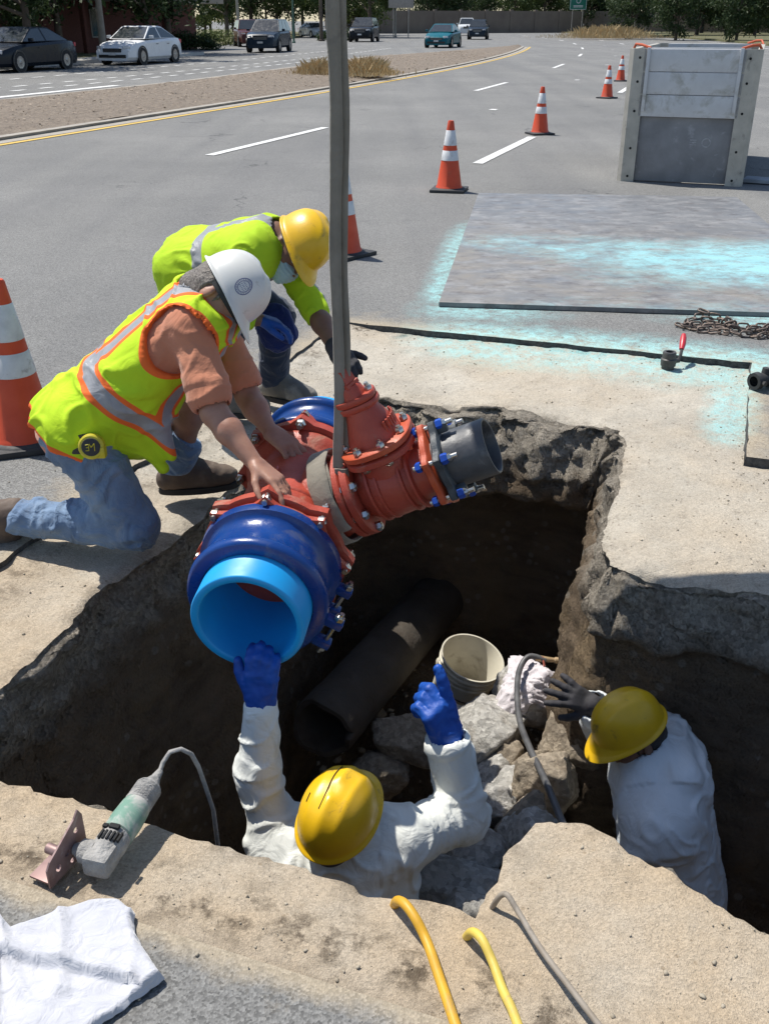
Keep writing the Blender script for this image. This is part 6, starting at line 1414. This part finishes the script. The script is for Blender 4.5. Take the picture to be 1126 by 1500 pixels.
# ------------------------------------------------------------------ trees and hedges
M_BARK = mk('bark', (.075, .055, .04), (.13, .10, .075), 5, .95, bmp=.8, bs_=18, bd=.04); M_BARKP = mk('bark_pale', (.30, .265, .22), (.22, .19, .155), 3, .9, bmp=.5, bs_=14, bd=.03)
def mat_leaf(nm, c1, c2):
    m, nt, bs = newmat(nm); oi = node(nt, 'ShaderNodeObjectInfo'); co = coord(nt)
    col = mix(nt, ramp(nt, noise(nt, co, 1.1, 4, .7), [(.3, 0), (.7, 1)]), c1, c2); col = mix(nt, mth(nt, 'MULTIPLY', oi.outputs['Random'], .5), col, tuple(x*.6 for x in c2))
    put(nt, bs, col, .6); bs.inputs['Specular IOR Level'].default_value = .25
    tr = node(nt, 'ShaderNodeBsdfTranslucent'); nt.links.new(col, tr.inputs[0]); mx = node(nt, 'ShaderNodeMixShader'); mx.inputs[0].default_value = .25
    nt.links.new(bs.outputs[0], mx.inputs[1]); nt.links.new(tr.outputs[0], mx.inputs[2]); nt.links.new(mx.outputs[0], nt.nodes['Material Output'].inputs[0]); return m
L1 = mat_leaf('leaf_dark', (.028, .050, .018), (.055, .085, .028)); L2 = mat_leaf('leaf_mid', (.05, .085, .022), (.10, .135, .04)); L3 = mat_leaf('leaf_light', (.10, .14, .04), (.15, .18, .055))
def leaves(rg, centers, rad_, per, s0, s1):
    n = len(centers)*per; c = np.repeat(np.array(centers), per, 0) + rg.normal(size=(n, 3))*np.repeat(np.array(rad_), per)[:, None]*np.array((.55, .55, .45))
    a = rg.normal(size=(n, 3)); a /= np.linalg.norm(a, axis=1)[:, None]; b = rg.normal(size=(n, 3)); b = np.cross(a, b); b /= np.linalg.norm(b, axis=1)[:, None]
    s = rg.uniform(s0, s1, n)[:, None]; v = np.stack([c-a*s, c+b*s*.45, c+a*s, c-b*s*.45], 1).reshape(-1, 3); return v, np.arange(4*n).reshape(n, 4)
def tree_proto(seed, H_, cr, cb, nclump, per, ls, mleaf, mbark, trunk_r=.2, nt_=1):
    rg = np.random.default_rng(seed); r = empty('tree', (0, 0, 0)); m = MB(); cl = []; cra = []
    pts = [(0, 0, -.1), (.05, .02, H_*.2), (rg.normal()*.12, rg.normal()*.12, H_*.45), (rg.normal()*.25, rg.normal()*.25, H_*.8)]; m.tube(bez(pts, 14), np.linspace(trunk_r, trunk_r*.25, len(bez(pts, 14))), 10)
    for k in range(9):
        z0 = rg.uniform(cb*.75, H_*.7); a = rg.uniform(0, 6.28); ln = cr*rg.uniform(.5, .95); e = (ln*math.cos(a), ln*math.sin(a), z0+ln*rg.uniform(.25, .7)); m.tube(bez([(0, 0, z0), (e[0]*.45, e[1]*.45, z0+(e[2]-z0)*.6), e], 8), np.linspace(trunk_r*.45, .02, len(bez([(0, 0, z0), (1, 1, 1), e], 8))), 6)
        cl.append(e); cra.append(cr*.28)
    lbuild(m, 'trunk', mbark, r, 60)
    for k in range(nclump):
        u_ = rg.normal(size=3); u_ /= np.linalg.norm(u_); q = u_*rg.random()**.4*np.array((cr, cr, (H_-cb)/2)); cl.append((q[0], q[1], cb+(H_-cb)/2+q[2])); cra.append(cr*rg.uniform(.14, .3))
    v, f = leaves(rg, cl, cra, per, ls*.6, ls*1.3); obj('crown', mesh_np('crown', v, f, mleaf, False), r); return r
T1 = tree_proto(1, 8.5, 3.4, 2.2, 46, 95, .17, L1, M_BARK, .22); T2 = tree_proto(2, 9., 3.2, 1.5, 46, 95, .17, L2, M_BARK, .2); T3 = tree_proto(3, 7.5, 3.0, 1.0, 46, 95, .16, L3, M_BARK, .15); T4 = tree_proto(4, 7., 3.0, .4, 60, 95, .17, L1, M_BARK, .2); T5 = tree_proto(5, 10., 3.0, 3.2, 40, 95, .18, L2, M_BARKP, .2)
used = set()
def tree(proto, x, y, s, rz, label, group='trees lining the far road'):
    t = proto if proto.name not in used else copy_tree(proto); used.add(proto.name); t.location = (x, y, 0); t.scale = (s, s, s); t.rotation_euler = (0, 0, rz); tag(t, label, 'tree', group); return t
tree(T1, *road(-27.6, 37.6), 1.0, .3, 'dark leafy street tree rising between the black and white sedans')
tree(T5, *road(-28.4, 45.5), 1.0, 1.0, 'pale-barked tree behind the white sedan')
tree(T1, *road(-29.6, 53.5), .9, 2.0, 'dark tree on the grass strip, its trunk beside its twin'); tree(T1, *road(-29.4, 56.), .95, 4.0, 'dark tree on the grass strip nearest the slate SUV')
tree(T2, *road(-31, 27), 1.0, 2.5, 'leafy tree shading the brick building wall'); tree(T1, *road(-31.5, 33.5), .9, 5.5, 'dark tree against the brick building behind the black sedan'); tree(T1, *road(-32, 48.), 1.0, 1.5, 'dark tree at the end of the brick building')
tree(T4, *road(-30.5, 40.5), .6, 1.5, 'low dark shrub-like tree by the building door')
tree(T2, *road(-31.5, 20), 1.0, .5, 'leafy tree at the left end of the brick building')
rgt = random.Random(11); protos = [T1, T2, T4, T3, T2, T1]
names = ['dark broad tree', 'mid-green tree', 'low dense dark tree', 'pale yellow-green tree', 'leafy mid-green tree', 'tall dark tree']
beside = ['left of the sling', 'behind the slate SUV', 'over the hedge lot', 'behind the silver car', 'behind the black off-roader', 'over the block wall', 'behind the teal sedan', 'behind the white van', 'left of the green sign', 'right of the green sign', 'behind the yellow sign', 'over the dry grass']
k = 0
for i, px_ in enumerate(range(300, 1180, 40)):
    for row in (0, 1):
        D = (118 if px_ < 560 else 172) + row*22 + rgt.uniform(-8, 8); x = (px_-563+rgt.uniform(-16, 16))/1417*D*.90
        if px_ > 900: D = 125+row*18+rgt.uniform(-6, 6); x = (px_-563+rgt.uniform(-10, 10))/1417*D*.9
        pi = rgt.randrange(6) if px_ < 600 else rgt.choice([0, 1, 2, 5, 2])
        tree(protos[pi], x, D, rgt.uniform(.95, 1.35), rgt.uniform(0, 6), '%s %s, %s' % (names[pi], beside[min(11, max(0, int((px_-300)/73)))], ('front row of the tree line', 'back row of the tree line')[row])); k += 1
for i, (x, y, s) in enumerate([(30, 92, .75), (34, 90, .8), (38, 95, .85), (27, 100, .8), (42, 88, .8), (46, 92, .9), (24.5, 108, .75)]): tree(T4, x, y, s, i*1.3, 'dense dark evergreen in the mass beside the red sign')
def hedge(loc, size, mleaf, label, seed, n=36):
    rg = np.random.default_rng(seed); r = empty('hedge', loc, 0, label, 'hedge'); c = rg.uniform(-1, 1, (n, 3))*np.array(size)*.8; c[:, 2] = np.abs(c[:, 2]); v, f = leaves(rg, c, [min(size)*.5]*n, 80, .05, .12); obj('foliage', mesh_np('foliage', v, f, mleaf, False), r)
    m = MB()
    for q in range(5): m.tube([(size[0]*(q-2)*.35, 0, 0), (size[0]*(q-2)*.4, .1, size[2]*.6)], [.04, .015], 6)
    lbuild(m, 'stem', M_BARK, r)
hedge((-11.9, 67.5, .1), (1.6, .9, .9), L1, 'round dark shrub under the twin street trees', 1); hedge((-13., 78., .1), (3.5, 1., .85), L3, 'yellow-green clipped hedge behind the maroon pickup', 2); hedge((-4.5, 99, .1), (2.2, .9, .7), L1, 'small dark hedge on the corner by the silver car', 3)
# dry grass clumps on the median
M_DRY = mk('dry_grass', (.56, .42, .22), (.44, .32, .16), 6, .9)
def tuft(x, y, rx, ry, n, h, seed, label):
    rg = np.random.default_rng(seed); v = []; f = []
    for i in range(n):
        u_, w_ = rg.normal(size=2)*.45; bx1, by1 = u_*rx, w_*ry; hh = h*rg.uniform(.5, 1.1)*max(.3, 1-(u_*u_+w_*w_)); a = rg.uniform(0, 6.28); le = rg.normal(size=2)*.35*hh; c_, s_ = math.cos(a)*.012, math.sin(a)*.012
        v += [(bx1-c_, by1-s_, 0), (bx1+c_, by1+s_, 0), (bx1+le[0]*.5+c_*.6, by1+le[1]*.5+s_*.6, hh*.7), (bx1+le[0], by1+le[1], hh)]; f += [(4*i, 4*i+1, 4*i+2), (4*i, 4*i+2, 4*i+3)]
    o = obj('grass_clump', mesh_np('grass_clump', v, f, M_DRY, False), None, (x, y, .14)); tag(o, label, 'grass', None, 'stuff')
tuft(-.55, 33.2, 1.0, 1.3, 1600, .55, 1, 'dry straw-coloured grass clump on the median right of the sling'); tuft(-2.1, 33.8, .9, 1.0, 900, .5, 2, 'dry straw-coloured grass clump on the median left of the sling')
tuft(21.5, 104, 6, 5, 2200, 1.2, 3, 'tall dry grass patch beyond the end of the road')
rg = np.random.default_rng(77); v_ = []; f_l = []; nn = 0                                  # wood chips and litter on the median
for i in range(7000):
    b = 3+55*rg.random()**1.3; a = rg.uniform(-15.9, -11.1) if b < 50 else rg.uniform(-14, -11.2); x, y = road(a, b); t = (a+11.05)/(afar(b)+.16+11.05); z = .045+.10*math.sin(math.pi*min(1, max(0, t)))+.015; s = rg.uniform(.006, .024); d = rg.normal(size=3)*s*(1, 1, .25); e = rg.normal(size=3)*s*.5*(1, 1, .25)
    q = np.array((x, y, z)); v_ += [q-d-e, q+d-e, q+d+e, q-d+e]; f_l.append((nn, nn+1, nn+2, nn+3)); nn += 4
tag(obj('wood_chips', mesh_np('wood_chips', v_, np.array(f_l), mk('chips', (.42, .34, .26), (.24, .18, .13), .9, .95), False)), 'bark chips and dry litter covering the median', 'mulch', None, 'stuff')

# ------------------------------------------------------------------ far wall, signs, poles
M_BLOCK = mk('block_wall', (.20, .165, .13), (.16, .13, .105), .4, .95, bmp=.3, bs_=4)
def fwall(p, q, h, label):
    p = np.array((*p, 0.)); q = np.array((*q, 0.)); r = empty('block_wall', tuple(p), 0, label, 'wall'); d = nrm(q-p); L_ = np.linalg.norm(q-p); s = np.cross(d, (0, 0, 1)); n = int(L_/4)
    for k in range(n):
        m = MB(); m.box(d*(k+.5)*L_/n+np.array((0, 0, h/2)), (L_/n/2-.03, .1, h/2), [d, s, (0, 0, 1)]); lbuild(m, 'wall_panel', M_BLOCK, r)
        m = MB(); m.box(d*k*L_/n+np.array((0, 0, h/2+.08)), (.22, .2, h/2+.08), [d, s, (0, 0, 1)]); lbuild(m, 'pier', M_BLOCK, r)
fwall((-8, 150), (30, 164), 2.9, 'long brown block wall below the trees across the end of the road'); fwall((30.6, 165), (62, 150), 2.9, 'brown block wall continuing right beyond the dry grass')
def sign(loc, w, h, z, mat_, label, rz=0, txt=None, tcol=None, posts=(-.3, .3)):
    r = empty('road_sign', (*loc, 0), rz, label, 'sign'); m = MB(); m.box((0, 0, z), (w/2, .03, h/2), None, 0, .02); b = lbuild(m, 'board', mat_, r)
    for q in posts: m = MB(); m.cyl((q*w, .06, 0), (q*w, .06, z+h*.4), .05); lbuild(m, 'post', M_CURB, r)
    m = MB()
    for sx, sz, hx, hz in ((0, h/2-.05, w/2-.06, .025), (0, -h/2+.05, w/2-.06, .025), (-w/2+.07, 0, .025, h/2-.06), (w/2-.07, 0, .025, h/2-.06)): m.box((sx, -.034, z+sz), (hx, .004, hz))
    lbuild(m, 'border', tcol or M_WHITE, b)
    return r, b
r, b = sign((26.4, 149), 2.3, 2.1, 4.0, mk('sign_green', (.005, .16, .11), None, 4, .5), 'green road sign standing before the trees', 0)
m = MB(); m.lathe((0, -.034, 4.05), (0, -1, 0), [(0, .32), (.01, .32), (.01, .24), (0, .24)], 24, 0, False)
for z in (3.45, 3.3): m.box((0, -.036, z), (.65, .004, .04))
m.box((0, -.036, 4.7), (.6, .004, .07)); lbuild(m, 'sign_print', M_WHITE, b)
r, b = sign((34.9, 148), 2.6, 1.8, 3.9, mk('sign_yellow', (.42, .30, .01), None, 4, .5), 'yellow road sign right of the green one', 0, tcol=M_TRIM)
m = MB()
for z in (3.6, 4.0): m.box((0, -.036, z), (.8, .004, .08))
lbuild(m, 'sign_print', M_TRIM, b)
sign((1.7, 112), 2.6, 1.2, 3.4, mk('sign_back', (.3, .27, .24), None, 4, .6), 'grey sign back on two posts beside the black off-roader', .1, tcol=MATS['sign_back'])
r, b = sign((38.6, 86.5), 2.4, 2.2, 1.75, mk('sign_red', (.46, .06, .07), None, 4, .6), 'red sign board on the grass verge by the dark evergreens', -.35)
m = MB()
for z, w_ in ((2.3, .8), (1.9, .9), (1.5, .6)): m.box((0, -.036, z), (w_, .004, .09))
lbuild(m, 'sign_print', mk('print_pink', (.6, .35, .35), None, 4, .6), b)
def pole(x, y, r0, h, label, mat_=None):
    m = MB(); m.lathe((0, 0, 0), (0, 0, 1), [(0, r0*1.8), (.12, r0*1.8), (.14, r0*1.05), (h, r0*.6)], 14); m.lathe((0, 0, h*.55), (0, 0, 1), [(0, r0*1.0), (.1, r0*1.0)], 14); o = m.build('street_pole', mat_ or M_CURB); o.location = (x, y, 0); tag(o, label, 'pole')
pole(1.2, 118, .09, 9, 'thin grey street pole behind the black off-roader'); pole(-12.4, 92, .12, 9, 'grey pole by the hedge near the maroon pickup'); pole(-5.6, 96, .16, 10, 'dark pole at the corner left of the sling', M_BARK); pole(-7.4, 88, .08, 8, 'thin green pole left of the dark corner pole', mk('pole_green', (.06, .13, .09), None, 5, .5)); pole(32, 140, .2, 10, 'wooden utility pole between the green and yellow signs', M_BARK)

by_label = {}
for o in bpy.data.objects:
    if o.parent is None and o.get('category') == 'tree': by_label.setdefault(o['label'], []).append(o)
for lb, L_ in by_label.items():
    if len(L_) == 2:
        L_.sort(key=lambda o: o.scale[0]); L_[0]['label'] = 'shorter ' + lb; L_[1]['label'] = 'taller ' + lb
